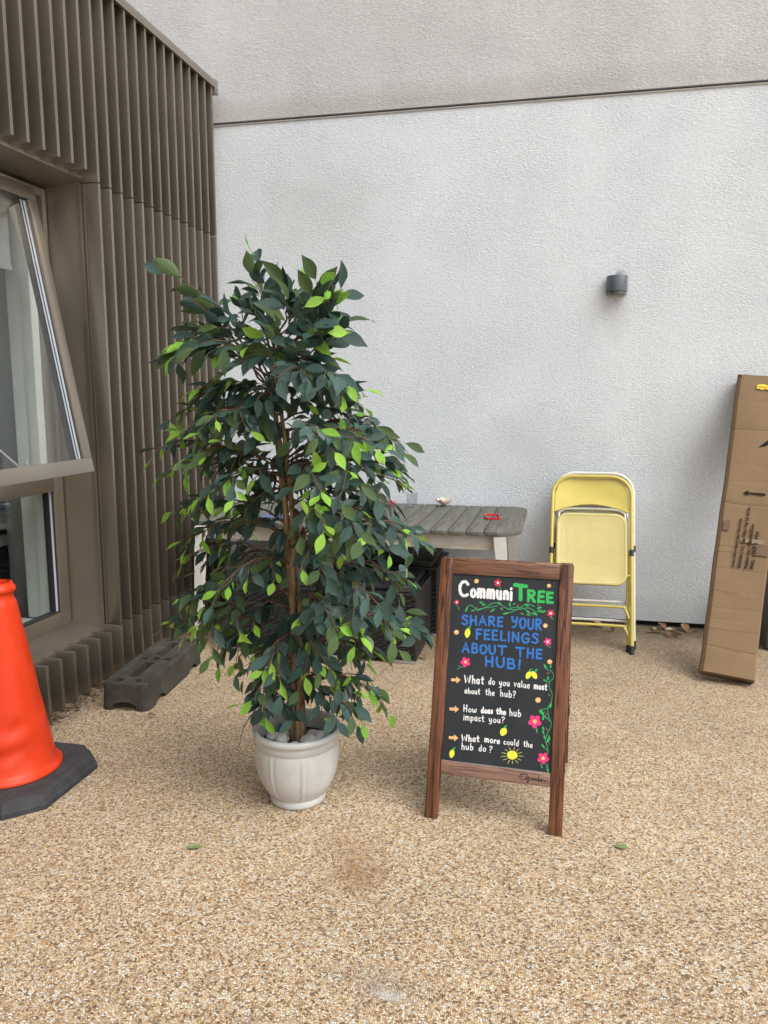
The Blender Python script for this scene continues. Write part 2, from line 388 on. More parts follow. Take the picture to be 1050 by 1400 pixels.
# window: fixed outer frame, lower light, tilted sash
win = bpy.data.objects.new('window', None); COL.objects.link(win); win.parent = bl; win.location = (-.267, 0, 0)
wx0, wx1 = -2.51, -2.45; yL, yR = 1.76, 3.522
fr = MB()
fr.box((wx0, yR - .075, .275), (wx1, yR, 1.03), .003); fr.box((wx0, yL, .275), (wx1, yL + .075, 1.03), .003)
fr.box((wx0, yL + .0755, .275), (wx1, yR - .0755, .345), .003); fr.box((wx0, yL + .0755, .965), (wx1 + .004, yR - .0755, 1.075), .003)
fr.box((wx0, yR - .03, 1.031), (wx1 - .002, yR, 2.41)); fr.box((wx0, yL, 1.031), (wx1 - .002, yL + .03, 2.41)); fr.box((wx0, yL + .031, 2.375), (wx1 - .002, yR - .031, 2.41))
fr.build('frame', MT['frame'], win)
gk = MB(); gk.box((wx0 + .012, yR - .083, .345), (wx1 - .010, yR - .0755, .965)); gk.box((wx0 + .012, yR - .103, .345), (wx1 - .016, yR - .098, .965))
gk.box((wx0 + .012, yL + .076, .3455), (wx1 - .010, yR - .084, .352)); gk.build('gasket', MT['gasket'], win, None)
MB().box((wx0 + .012, yR - .098, .353), (wx1 - .014, yR - .0832, .965)).build('spacer_bar', MT['spacer'], win, None)
MB().box((wx0 + .022, yL + .07, .34), (wx0 + .028, yR - .072, .97)).build('pane', MT['glass'], win, None)
# sash, hinged at the top, bottom pushed outwards
hz, hx = 2.385, -2.418; bz, bxx = 1.075, -2.183
dn = V((bxx - hx, 0, bz - hz)); Ls = dn.length; dn.normalize(); nn = V((-dn.z, 0, dn.x)) * 1.0
if nn.x < 0: nn = -nn
ey = V((0, 1, 0)); top = V((hx, 0, hz)); th = nn * -.055
sy0, sy1, sb = 1.78, 3.392, .062
ss = MB()
ss.obox(top + ey * sy0, ey * (sy1 - sy0), dn * sb, th, .003); ss.obox(top + ey * sy0 + dn * (Ls - sb * 1.12), ey * (sy1 - sy0), dn * sb * 1.12, th, .003)
ss.obox(top + ey * sy0 + dn * (sb + .0005), ey * sb, dn * (Ls - 2.12 * sb - .001), th, .003); ss.obox(top + ey * (sy1 - sb) + dn * (sb + .0005), ey * sb, dn * (Ls - 2.12 * sb - .001), th, .003)
ss.build('sash', MT['frame'], win, label='tilted opening sash')
gk = MB()
for d0, wd in ((.0005, .007), (.026, .006), (.046, .004)):
    gk.obox(top + ey * (sy1 - sb - d0 - wd) + dn * sb - nn * .012, ey * wd, dn * (Ls - 2.12 * sb), -nn * .03)
gk.obox(top + ey * (sy0 + sb) + dn * (sb + .0005) - nn * .012, ey * (sy1 - sy0 - 2 * sb - .05), dn * .007, -nn * .03)
gk.build('gasket', MT['gasket'], win, None)
sp = MB()
for d0, wd in ((.008, .017), (.0325, .013)): sp.obox(top + ey * (sy1 - sb - d0 - wd) + dn * (sb + .008) - nn * .014, ey * wd, dn * (Ls - 2.12 * sb - .008), -nn * .028)
sp.build('spacer_bar', MT['spacer'], win, None)
MB().obox(top + ey * (sy0 + sb - .01) + dn * (sb - .01) - nn * .010, ey * (sy1 - sy0 - 2 * sb + .02), dn * (Ls - 2.12 * sb + .02), -nn * .005).build('pane', MT['glass'], win, None)
st = MB(); st.tube([(-2.42, 2.985, 1.235), (-2.36, 3.09, 1.115)], .0045, 8); st.tube([(-2.425, 2.98, 1.24), (-2.418, 2.992, 1.226)], .009, 8)
st.build('window_stay', plain('bright_steel', (.7, .7, .7), .3, .8), win)
hd = MB(); hd.box((-2.34, 3.075, 1.078), (-2.315, 3.12, 1.10), .004); hd.prism([(-2.34, 3.08, 1.10), (-2.34, 3.115, 1.10), (-2.34, 3.105, 1.135), (-2.34, 3.09, 1.15)], (.018, 0, 0), .003)
hd.build('handle', plain('grey_plastic', (.35, .36, .36), .4), win)
# interior lining and room
inn = MB()
inn.box((-2.565, 3.440, .30), (-2.511, 3.52, 2.358), .004); inn.box((-2.66, 3.466, .30), (-2.5655, 3.52, 2.358), .003);
inn.box((-2.80, 1.6, .24), (-2.511, 3.4615, .298), .003); inn.box((-2.80, 1.6, 2.36), (-2.511, 3.4615, 2.42), .003)
inn.box((-2.80, 1.6, .2985), (-2.511, 1.76, 2.359), .003)
inn.build('inner_lining', MT['white_in'], win, label='white inner window lining')
rm = MB(); x0, x1, y0, y1, z1 = -6.0, -2.805, .3, 4.98, 2.8
rm.box((x0, y0, .0), (x0 + .05, y1, z1)); rm.box((x0, y0, 0.001), (x1, y0 + .05, z1)); rm.box((x0, y1 - .05, .001), (x1, y1, z1)); rm.box((x0, y0, z1), (BX - .06, y1, z1 + .05))
rm.box((x1 - .001, y0, .0), (x1 + .1, y1, .235)); rm.box((x1, 3.535, .2355), (x1 + .1, y1, 2.8)); rm.box((x1, y0, 2.425), (x1 + .1, 3.534, 2.8)); rm.box((x1, y0, .2355), (x1 + .1, 1.595, 2.424))
rm.build('room_wall', MT['room'], bl, None)
MB().box((x0, y0, .004), (x1, y1, .02)).build('room_floor', plain('dark_carpet', (.05, .05, .055), .95), bl, None)
dk = thing('desk', 'pale desk top just inside the lower window', 'desk', (-3.4, 3.0, .0))
MB().box((-4.3, 2.5, .70), (-3.0, 4.3, .73), .003).build('top', MT['white_in'], dk)
d2 = MB(); d2.box((-3.06, 2.6, .60), (-3.03, 4.2, .66)); d2.build('front_rail', MT['white_in'], dk)
for a, b in ((-4.25, 2.55), (-3.1, 2.55), (-4.25, 4.25), (-3.1, 4.25)): MB().box((a - .02, b - .02, .02), (a + .02, b + .02, .70)).build('leg', MT['gasket'], dk)
rb = thing('roller_blind', 'white roller blind half lowered inside the upper window', 'blind', (-2.66, 2.6, 2.33))
MB().box((-2.604, 1.9, 2.055), (-2.601, 3.437, 2.33)).build('cloth', MT['blind'], rb, None)
MB().tube([(-2.60, 1.88, 2.335), (-2.60, 3.437, 2.335)], .021, 12).build('roller', MT['blind'], rb)
MB().box((-2.610, 1.9, 2.028), (-2.595, 3.438, 2.0545), .004).build('bottom_bar', MT['blind'], rb)

# ------------------------------------------------------------------ wall lamp
wl = thing('wall_lamp', 'small grey half round light fitting high on the pale wall', 'wall lamp', (.295, WY, 2.02))
lampm = plain('blue_grey_paint', (.13, .15, .175), .38, .2, var=.06)
def half_round(x0, x1, d, z0, z1, n=20):
    cx = (x0 + x1) / 2; rr = (x1 - x0) / 2
    return [(cx + rr * math.cos(math.pi * i / n), WY - .012 - d * math.sin(math.pi * i / n) ** .8, z0) for i in range(n + 1)]
MB().prism(half_round(.233, .355, .075, 2.040, 0), (0, 0, .092), .002).build('shade', lampm, wl)
MB().prism(half_round(.237, .351, .071, 2.022, 0), (0, 0, .0165), .002).build('lower_ring', plain('grey_green_glass', (.09, .11, .11), .25), wl)
MB().box((.24, WY - .0125, 2.025), (.348, WY - .0005, 2.128), .002).build('back_plate', lampm, wl)

# ------------------------------------------------------------------ traffic cone
cc = V((-1.985, 2.43, 0))
cn = thing('traffic_cone', 'bright orange dented plastic traffic cone on a black rubber base at the left edge', 'traffic cone', cc)
m = Mat('orange_plastic', (.80, .07, .022), .36, 0, .3)
c = m.ramp(m.noise(5, 5, .6), [(.3, (.54, .030, .006)), (.7, (.68, .050, .011))])
c = m.mix(m.rng(m.noise(60, 4, .7), .66, .74, 0, .5), c, (.30, .06, .03)); c = m.mix(m.rng(m.noise(11, 6, .75, sc=(1, 1, .4)), .58, .8, 0, .3), c, (.55, .12, .07))
c = m.mix(m.rng(m.noise(26, 6, .8, sc=(1, 1, 2.5)), .57, .66, 0, .35), c, (.34, .06, .03)); c = m.mix(m.rng(m.noise(4, 5, .7, sc=(1, 1, .6)), .5, .75, 0, .3), c, (.42, .06, .02))
m.color(c); m.bump(m.noise(7, 3), .004, .6); m.rough(m.rng(m.noise(20, 4), .3, .7, .30, .52))
def cprof():
    return [(.175, .052), (.181, .056), (.181, .064), (.176, .070), (.164, .076), (.159, .086)] + [(.159 - (.159 - .059) * t, .088 + (.695 - .088) * t) for t in [i / 40 for i in range(1, 41)]] + \
        [(.053, .706), (.051, .715), (.051, .728), (.058, .733), (.061, .742), (.058, .752), (.052, .757), (.050, .766), (.044, .768), (.042, .74)]
mb = MB(); mb.lathe(cprof(), 72, cc)
for v in mb.v:  # dents pressed into the cone
    r = V((v.x - cc.x, v.y - cc.y, 0)); a = math.atan2(r.y, r.x)
    if .09 < v.z < .69:
        for (da, dz, wa, wz, dp) in ((-.75, .245, .22, .025, .012), (-1.35, .20, .5, .03, -.010), (-1.0, .155, .6, .02, .010), (-.35, .14, .35, .045, .012), (-1.75, .25, .10, .03, .02), (.3, .33, .4, .05, .004)):
            d = ((a - da) / wa) ** 2 + ((v.z - dz - (a - da) * .03) / wz) ** 2
            if d < 6: v -= r.normalized() * dp * math.exp(-d)
mb.build('cone_body', m.m, cn, 40)
bp = MB(); h = .26; ch = .10
poly = [(h, -h + ch), (h, h - ch), (h - ch, h), (-h + ch, h), (-h, h - ch), (-h, -h + ch), (-h + ch, -h), (h - ch, -h)]
def lay(s, z): return [cc + V((x * s, y * s, z)) for x, y in poly]
ls = [lay(1, .0), lay(1, .018), lay(.975, .024), lay(.93, .046), lay(.88, .052), lay(.6, .053)]
for i in range(len(ls) - 1):
    for k in range(8): bp.add([ls[i][k], ls[i][(k + 1) % 8], ls[i + 1][(k + 1) % 8], ls[i + 1][k]], [(0, 1, 2, 3)])
bp.add(ls[-1], [tuple(range(8))])
for a in range(0, 0): pass
bp.build('rubber_base', plain('black_rubber_worn', (.035, .035, .038), .78, var=.35, vs=18, bump=.0012, bs=260), cn, 30)

# ------------------------------------------------------------------ rubber fence foot
ft = thing('fence_foot', 'dark recycled rubber fence foot with slots lying beside the metal fins', 'fence foot', (-1.95, 3.46, 0))
th_ = R(5.0); ax = V((math.cos(th_), math.sin(th_), 0)); ay = V((-math.sin(th_), math.cos(th_), 0)); c0 = V((-1.952, 3.465, 0))
def FP(x, y, z): return c0 + ax * x + ay * y + V((0, 0, z))
# plan as a grid of heights, holes pushed down; sides slope in, arch cut in the near end
hw, hl, hh = .112, .348, .130
bm_ = MB(); nx, ny = 44, 120
def hgt(x, y):
    z = hh
    e = min(hw - .004 - abs(x), hl - .004 - abs(y))
    # rounded corners
    cx, cy = max(0, abs(x) - (hw - .035)), max(0, abs(y) - (hl - .035)); 
    for yc in (-.155, .155):
        if abs(x) < .022 and abs(y - yc) < .098: return .045
        if .030 < abs(x) < .075 and abs(y - yc) < .12: z -= .006
    for (hx_, hy_) in ((-.045, -.30), (.045, -.30), (-.045, .30), (.045, .30), (0.0, 0.0), (-.06, 0), (.06, 0)):
        rr = .017 if abs(hy_) > .1 or hx_ else .022
        if (x - hx_) ** 2 / (rr * 1.15) ** 2 + (y - hy_) ** 2 / rr ** 2 < 1: return .06
    return z
grid = []
for j in range(ny + 1):
    for i in range(nx + 1):
        x = -hw + .010 + (2 * hw - .020) * i / nx; y = -hl + .010 + (2 * hl - .020) * j / ny
        cr = .032; ex, ey_ = abs(x) - (hw - .01 - cr), abs(y) - (hl - .01 - cr)
        if ex > 0 and ey_ > 0:
            d = math.hypot(ex, ey_)
            k = max(ex, ey_) / d if d else 1
            x = math.copysign(hw - .01 - cr + ex * k, x); y = math.copysign(hl - .01 - cr + ey_ * k, y)
        grid.append(FP(x, y, hgt(x, y)))
fs = []
for j in range(ny):
    for i in range(nx): a = j * (nx + 1) + i; fs.append((a, a + 1, a + nx + 2, a + nx + 1))
bm_.add(grid, fs)
per = [(i, 0) for i in range(nx)] + [(nx, j) for j in range(ny)] + [(i, ny) for i in range(nx, 0, -1)] + [(0, j) for j in range(ny, 0, -1)]
rings = []
for s_, z in ((1.0, hh), (1.03, hh - .006), (1.045, hh - .02), (1.06, .055), (1.08, 0)):
    ring = []
    for (i, j) in per:
        p = grid[j * (nx + 1) + i]; lx = (p - c0).dot(ax); ly = (p - c0).dot(ay)
        kx = 1 + (s_ - 1) * 1.6; ky = 1 + (s_ - 1) * .45; zz = z
        if z < .06:
            if abs(ly) > hl - .03 and abs(lx) < .055: zz = max(z, .042 * math.cos(lx / .055 * math.pi / 2) ** .35)
            if abs(lx) > hw - .02 and abs(abs(ly) - .20) < .05: zz = max(z, .03 * math.cos((abs(ly) - .20) / .05 * math.pi / 2) ** .4)
        ring.append(FP(lx * kx, ly * ky, zz))
    rings.append(ring)
for a, b in zip(rings, rings[1:]):
    n = len(a); bm_.add(a + b, [(k, k + n, (k + 1) % n + n, (k + 1) % n) for k in range(n)])
m = Mat('recycled_rubber', rough=.72, spec=.35)
c = m.ramp(m.noise(9, 6, .7), [(.3, (.026, .025, .021)), (.55, (.055, .051, .042)), (.78, (.11, .10, .075))])
c = m.mix(m.rng(m.noise(140, 3), .6, .72, 0, .6), c, (.16, .14, .10)); m.color(c); m.bump(m.noise(120, 4), .0022, .8); m.bump(m.noise(16, 3), .006, .5)
bm_.build('rubber_block', m.m, ft, 50)

# ------------------------------------------------------------------ folding chairs
def worn_paint(nm, col, rough):
    m = Mat(nm, col, rough, .05, .5); c = m.ramp(m.noise(5, 5, .6), [(.3, tuple(x * .90 for x in col)), (.7, tuple(min(1, x * 1.06) for x in col))])
    c = m.mix(m.rng(m.noise(13, 6, .75), .60, .78, 0, .35), c, tuple(x * .62 for x in col))
    c = m.mix(m.rng(m.noise(75, 4, .7), .70, .74, 0, .85), c, (.16, .08, .035)); m.color(c)
    m.rough(m.rng(m.noise(22, 4), .3, .7, rough - .06, rough + .16)); m.bump(m.noise(9, 2), .002, .3); return m.m
def chair(name, label, off, col, colseat, group, worn):
    P = V((-.0436, 4.4447, 0)) + V(off); yaw, ln, W, L = .0196, .4426, .4846, 1.0623
    a = V((math.cos(yaw), math.sin(yaw), 0)); n = V((-a.y, a.x, 0)); u = n * math.sin(ln) + V((0, 0, math.cos(ln))); f = -(n * math.cos(ln) - V((0, 0, math.sin(ln))))
    def Q(x, y, z=0): return P + a * x + u * y + f * z
    t = thing(name, label, 'folding chair', P + a * W / 2, group)
    fm = worn_paint(name + '_paint', col, .32); sm = worn_paint(name + '_seat_paint', colseat, .42)
    r = .0115
    # back frame: tall inverted U, feet at the bottom
    def U(x0, x1, y0, y1, rc, z=0):
        pts = [(x0, y0)]
        for i in range(9): an = math.pi - math.pi / 2 * i / 8; pts.append((x0 + rc + rc * math.cos(an), y1 - rc + rc * math.sin(an)))
        for i in range(9): an = math.pi / 2 - math.pi / 2 * i / 8; pts.append((x1 - rc + rc * math.cos(an), y1 - rc + rc * math.sin(an)))
        pts.append((x1, y0)); return [Q(x, y, z) for x, y in pts]
    pts = U(.014, W - .014, .03, L - .012, .118)
    # legs splay a little below the hinge
    MB().tube(pts, r, 12).build('back_frame', fm, t)
    for x in (.014, W - .014):
        MB().tube([Q(x, -.002), Q(x, .045)], .0138, 12).build('foot_cap', MT['gasket'], t)
        MB().tube([Q(x, .565), Q(x, .602)], .0132, 12).build('black_collar', MT['gasket'], t)
    # curved back panel, concave lower edge
    bp_ = MB(); nxx = 24; rows = 8; g_ = []
    xa, xb = .028, W - .028
    for i in range(nxx + 1):
        s = i / nxx; x = xa + (xb - xa) * s; d = abs(s - .5) * 2
        lowy = .828 + .052 * (1 - d ** 2)
        rc = .104; dx = min(x - xa, xb - x); topy = L - .022 - (rc - math.sqrt(max(0, rc ** 2 - max(0, rc - dx) ** 2)) if dx < rc else 0)
        for j in range(rows + 1):
            q = j / rows; g_.append(Q(x, lowy + (topy - lowy) * q, -.004 - .016 * (1 - d ** 2) * math.sin(math.pi * (.25 + .6 * q))))
    fs = []
    for i in range(nxx):
        for j in range(rows): k = i * (rows + 1) + j; fs.append((k, k + rows + 1, k + rows + 2, k + 1))
    bp_.add(g_, fs); bp_.add([p - f * .002 for p in g_], [q[::-1] for q in fs])
    bp_.tube([g_[i * (rows + 1)] for i in range(nxx + 1)], .0035, 6)
    bp_.build('backrest', fm, t, 60)
    # seat pan: rounded rectangle, slightly dished, folded edge
    xs0, xs1, ys0, ys1 = .040, W - .040, .385, .815
    se = MB(); ring = []
    def rr(ins, z):
        o = []; rcs = (.068, .068, .062, .062); c4 = ((xs1 - ins, ys1 - ins, 0), (xs0 + ins, ys1 - ins, 90), (xs0 + ins, ys0 + ins, 180), (xs1 - ins, ys0 + ins, 270))
        for (cx, cy, an0), rc in zip(c4, rcs):
            rc = max(.012, rc - ins * .5); sx = -1 if cx > .24 else 1; sy = -1 if cy > .6 else 1
            for k in range(9): an = R(an0 + 90 * k / 8); o.append(Q(cx + sx * rc + rc * math.cos(an), cy + sy * rc + rc * math.sin(an), z))
        return o
    rings = [rr(0, -.004), rr(0, .014), rr(.004, .0185), rr(.012, .019), rr(.020, .0165), rr(.05, .0135), rr(.11, .011)]
    n_ = len(rings[0]); 
    for r0, r1 in zip(rings, rings[1:]): se.add(r0 + r1, [(k, (k + 1) % n_, (k + 1) % n_ + n_, k + n_) for k in range(n_)])
    cen = sum(rings[-1], V()) / n_; se.add(rings[-1] + [cen], [(k, (k + 1) % n_, n_) for k in range(n_)])
    se.build('seat', sm, t, 50)
    # seat rail ring peeping above the seat
    sr = [Q(x, y, -.016) for x, y in ((.045, .55), (.052, .80), (.068, .832), (.10, .846), (W / 2, .850), (W - .10, .846), (W - .066, .832), (W - .050, .80), (W - .044, .55))]
    MB().tube(spline(sr, 5), .0085, 8).build('seat_rail', plain(name + '_rail', tuple(c * .25 + .36 for c in col), .35, .3), t)
    # rear leg frame: U turned upwards with two cross rungs bent into the legs
    for k, (yb, yy) in enumerate(((.265, .20), (.158, .095))):
        pp = [(.040 + .002 * k, yy + .30 if k == 0 else yy), (.040, yy + .02), (.052, yb - .012), (.078, yb), (W - .078, yb), (W - .052, yb - .012), (W - .036, yy + .02), (W - .030, yy)]
        pp[0] = (.030, yy - .01)
        MB().tube(spline([Q(x, y, -.004 - .012 * k) for x, y in pp], 6), .0078, 9).build('rung', fm, t)
    for x, s in ((.035, 1), (W - .035, -1)):
        MB().tube([Q(x - s * .004, .03, -.034), Q(x, .2, -.03), Q(x, .46, -.022), Q(x, .60, -.018)], .0095, 10).build('rear_leg', fm, t)
        MB().tube([Q(x - s * .004, .012, -.035), Q(x - s * .004, .055, -.034)], .012, 10).build('foot_cap', MT['gasket'], t)
    for y in (.455,):
        MB().tube([Q(.012, y, .002), Q(.045, y - .012, .004)], .006, 8).build('hinge_pin', fm, t); MB().tube([Q(W - .012, y, .002), Q(W - .045, y - .012, .004)], .006, 8).build('hinge_pin', fm, t)
    return t
chair('folding_chair', 'yellow metal folding chair, folded flat, leaning in front of a white one', (0, 0, 0), (.56, .46, .10), (.56, .48, .19), 'folding chairs leaning on the wall', 1)
chair('folding_chair', 'cream white folding chair hidden behind the yellow one against the wall', (.014, .062, .012), (.66, .64, .58), (.6, .56, .40), 'folding chairs leaning on the wall', 0)

# ------------------------------------------------------------------ leaning carton
Pc = V((.7256, 4.1744, .012)); ca = V((.9815, -.1772, -.0719)); cu = V((.1523, .4974, .8541)); cf = V((-.1156, -.8493, .5152))
CW, CT, CL = .2654, .0962, 1.745
ca.normalize(); cu = (cu - ca * cu.dot(ca)).normalized(); cf = cf - ca * cf.dot(ca) - cu * cf.dot(cu); cf.normalize()
ctn = thing('cardboard_carton', 'tall narrow brown cardboard carton leaning on the wall at the right edge', 'cardboard box', Pc)
m = Mat('brown_cardboard', rough=.78, spec=.25)
c = m.ramp(m.noise(4, 6, .6), [(.3, (.195, .126, .068)), (.7, (.24, .160, .09))])
c = m.mix(m.rng(m.noise(70, 3, .6, sc=(1, .2, .2)), .4, .7, 0, .18), c, (.22, .14, .08))
c = m.mix(m.rng(m.noise(7, 6, .75), .62, .8, 0, .3), c, (.27, .19, .12)); m.color(c); m.bump(m.noise(10, 4), .003, .5); m.bump(m.noise(250, 2, sc=(.2, 1, 1)), .0003, .6)
cardm = m.m
def CQ(x, y, z): return Pc + ca * x + cu * y + cf * z
creases = [(1.385, .0035, .006), (1.45, -.001, .01), (.935, .003, .005), (.69, -.0025, .004), (.655, -.003, .004), (.442, -.003, .003), (.232, -.0025, .006), (.275, .0015, .006), (.135, .0028, .006), (1.18, .0012, .012), (1.58, .0012, .01), (1.07, .001, .008), (.56, .0012, .005), (.34, .0016, .005)]
ys_ = sorted(set([0, .004, .012] + [CL - .012, CL - .004, CL] + [CL * i / 60 for i in range(1, 60)] + [y + d for y, _, w_ in creases for d in (-w_, -w_ * .4, 0, w_ * .4, w_)]))
prof = []   # section round the box: front with soft corners, sides, back
sec = [(.022, .0), (.004, CT - .040), (.010, CT - .016), (.026, CT - .001)] + [(.026 + (CW - .036) * i / 14, CT) for i in range(1, 14)] + [(CW - .006, CT - .0005), (CW, CT - .006), (CW, 0)]
cb = MB(); r3 = random.Random(3); vs = []
for y in ys_:
    edge = min(y, CL - y)
    for k, (x, z) in enumerate(sec):
        d = 0
        for yc, dp, w_ in creases:
            q = abs(y - (yc + .0012 * math.sin(x * 23 + yc * 9) - .010 * (x / CW) * math.sin(yc * 17))) / w_
            if q < 1: d -= dp * .75 * (1 - q)
        bul = .004 * math.sin(y * 5.1 + 1) * math.sin(math.pi * x / CW) if 0 < x < CW else 0
        if z > CT * .5: z2 = z + d + bul
        else: z2 = z
        x2 = x + (.0012 * math.sin(y * 7) + .0006 * math.sin(y * 19)) * (1 if x < CW / 2 else -1)
        vs.append(CQ(x2, y, z2))
ns = len(sec)
cb.add(vs, [(j * ns + k, j * ns + (k + 1) % ns, (j + 1) * ns + (k + 1) % ns, (j + 1) * ns + k) for j in range(len(ys_) - 1) for k in range(ns)])
cb.add([vs[k] for k in range(ns)], [tuple(range(ns))[::-1]]); cb.build('carton_body', cardm, ctn, 28)
# top flaps, slightly open and crumpled
fl = MB(); fl.prism([CQ(.004, CL + .001, CT - .002), CQ(CW - .004, CL + .001, CT - .002), CQ(CW - .004, CL + .012, CT * .5), CQ(.004, CL + .010, CT * .5)], cu * .003)
fl.prism([CQ(.004, CL + .001, .002), CQ(CW - .004, CL + .001, .002), CQ(CW - .004, CL + .006, CT * .49), CQ(.004, CL + .006, CT * .49)], cu * .003)
fl.prism([CQ(.03, CL + .004, CT - .01), CQ(.075, CL + .004, CT - .012), CQ(.07, CL + .018, CT * .7), CQ(.04, CL + .022, CT * .72)], cu * .002)
fl.build('top_flap', cardm, ctn, None)
tapem = plain('brown_tape', (.125, .07, .032), .35, var=.1); tapeg = plain('pale_tape', (.225, .155, .092), .4, var=.08)
ZF = CT + .0052
def patch(name, x0, x1, y0, y1, mat, z=ZF):
    x0 += .022; x1 += .022
    return MB().prism([CQ(x0, y0, z), CQ(x1, y0, z), CQ(x1, y1, z), CQ(x0, y1, z)], cf * .0006).build(name, mat, ctn, None)
patch('tape', .008, .040, .775, .832, tapem); patch('tape', .165, .240, .655, .715, tapem, ZF - .001)
patch('tape', .100, .215, .718, .742, tapeg, ZF - .0016)
inkm = plain('black_ink', (.020, .015, .015), .8, spec=.1)
ar = MB(); z = ZF + .001
ar.prism([CQ(x + .022, y, z) for x, y in ((.085, 1.004), (.112, .988), (.108, 1.000), (.195, .999), (.195, 1.012), (.108, 1.009), (.113, 1.021))], cf * .0004); ar.build('printed_arrow', inkm, ctn, None)
ar = MB(); ar.prism([CQ(.155, 1.285, z), CQ(.195, 1.30, z), CQ(.235, 1.355, z), CQ(.22, 1.358, z), CQ(.19, 1.325, z)], cf * .0004); ar.build('printed_arrow', inkm, ctn, None)
stk = MB(); stk.prism([CQ(x + .022, y, ZF + .0015) for x, y in ((.088, 1.656), (.092, 1.684), (.125, 1.688), (.145, 1.679), (.158, 1.692), (.164, 1.668), (.158, 1.648), (.136, 1.658), (.112, 1.650), (.106, 1.656))], cf * .0008)
stko = stk.build('sticker', plain('yellow_sticker', (.80, .62, .02), .5), ctn, None, label='torn yellow sticker near the top')
def text_on(name, s, O, ex, eyv, nrm, size, mat, parent, extr=.0002, width=None):
    cu_ = bpy.data.curves.new('txt', 'FONT'); cu_.body = s; cu_.size = size; cu_.offset = size * .045; cu_.space_character = 1.1
    ob = bpy.data.objects.new('txt', cu_); COL.objects.link(ob); bpy.context.view_layer.update()
    me = bpy.data.meshes.new_from_object(ob.evaluated_get(bpy.context.evaluated_depsgraph_get())); bpy.data.objects.remove(ob)
    xs = [v.co.x for v in me.vertices]; k = width / (max(xs) - min(xs)) if width else 1
    off = V((0, 0, 0)); p = parent
    while p is not None: off += p.location; p = p.parent
    for v in me.vertices: x, y, zz = v.co; v.co = O + ex * x * k + eyv * y + nrm * extr - off
    me.name = name; me.materials.clear(); me.materials.append(mat)
    o = bpy.data.objects.new(name, me); COL.objects.link(o); o.parent = parent; return o
for s, x, y0, y1, sz in (("www.Alternativegazebos.com", .086, .570, .852, .020), ("REG3x3m (1x1) 1.5m White Pop Up gazebo", .117, .572, .922, .021), ("Packing size 150x30x25cm", .149, .572, .825, .021), ("WNG  1 OUT 2   BOX", .178, .572, .792, .022)):
    dx = (y1 - y0) * .03
    ex = (cu * 1 + ca * .035).normalized()
    text_on('printed_text', s, CQ(x + .022, y0, z), ex, -ca, cf, sz, inkm, ctn, .0004, y1 - y0)
text_on('printed_text', "FRAGILE", CQ(.120, 1.664, ZF + .0025), ca, cu, cf, .012, plain('red_ink', (.35, .05, .02), .6), stko, .0003, .055)

# dark grey box behind the carton
gb = thing('storage_box', 'dark grey plastic box partly hidden behind the leaning carton', 'box', (1.38, 4.82, 0))
gm = plain('dark_grey_plastic', (.085, .087, .095), .5, var=.1)
MB().box((1.172, 4.68, .012), (1.62, 5.0, .50), .012).build('body', gm, gb); MB().box((1.162, 4.672, .502), (1.63, 5.01, .54), .010).build('lid', gm, gb)
for x in (1.20, 1.56): MB().box((x, 4.70, 0), (x + .04, 4.98, .0115)).build('foot', gm, gb)

# ------------------------------------------------------------------ garden table
TZ = .735; TF, TB = 4.055, 5.015; XR = -.188; XL = -2.06
tb = thing('garden_table', 'weathered grey slatted table with white legs against the wall', 'table', ((XL + XR) / 2, 4.53, 0))
m = Mat('weathered_grey_wood', rough=.75, spec=.3)
g1 = m.noise(1, 6, .65, .5, sc=(48, 4, 20)); g2 = m.noise(1, 4, .6, sc=(170, 10, 60)); mg = m.math('ADD', m.math('MULTIPLY', g1, .6), m.math('MULTIPLY', g2, .4))
c = m.ramp(mg, [(.33, (.055, .055, .045)), (.5, (.11, .11, .096)), (.66, (.19, .19, .175))])
c = m.mix(m.rng(m.noise(7, 5, .7), .48, .72, 0, .55), c, (.13, .125, .075)); c = m.mix(m.rng(m.noise(26, 5, .7), .58, .75, 0, .5), c, (.28, .285, .265))
m.color(c); m.bump(mg, .0018, .9); greyw = m.m
slw = .0885; gap = .006; x = XR - .185; RC = .085
def rc_end():
    pts = []
    x0 = XR - .185; 
    pts.append((x0, TF)); 
    for i in range(9): an = -math.pi / 2 + math.pi / 2 * i / 8; pts.append((XR - RC * 1.5 + RC * 1.5 * math.cos(an), TF + RC * 1.6 + RC * 1.6 * math.sin(an)))
    for i in range(9): an = math.pi / 2 * i / 8; pts.append((XR - RC * 1.2 + RC * 1.2 * math.cos(an), TB - RC * 1.5 + RC * 1.5 * math.sin(an)))
    pts.append((x0, TB)); return pts
pe = rc_end(); MB().prism([(a, b, TZ - .024) for a, b in pe], (0, 0, .024), .003).build('slat', greyw, tb, label='wide rounded end slat')
x = XR - .185 - gap
me_s = None; n = 0
while x - slw > XL + .17:
    if me_s is None:
        q = MB(); q.box((-slw, TF, TZ - .022), (0, TB, TZ), .003); me_s = q.mesh('slat', greyw, V((0, TF, TZ)), 30)
    inst('slat', me_s, tb, (x, TF + rnd.uniform(-.002, .002), TZ - .001 + rnd.uniform(-.0015, .0015))); x -= slw + gap; n += 1
pl = [(-(a - x) + 2 * 0 + x - (XR - .185 - x) * 0, b) for a, b in pe]
pl = [(x - (a - (XR - .185)), b) for a, b in pe]
MB().prism([(a, b, TZ - .024) for a, b in pl][::-1], (0, 0, .024), .003).build('slat', greyw, tb)
XL2 = min(a for a, b in pl)
wh = plain('chalky_white_paint', (.62, .60, .55), .55, var=.07, vs=9, bump=.0005, bs=120)
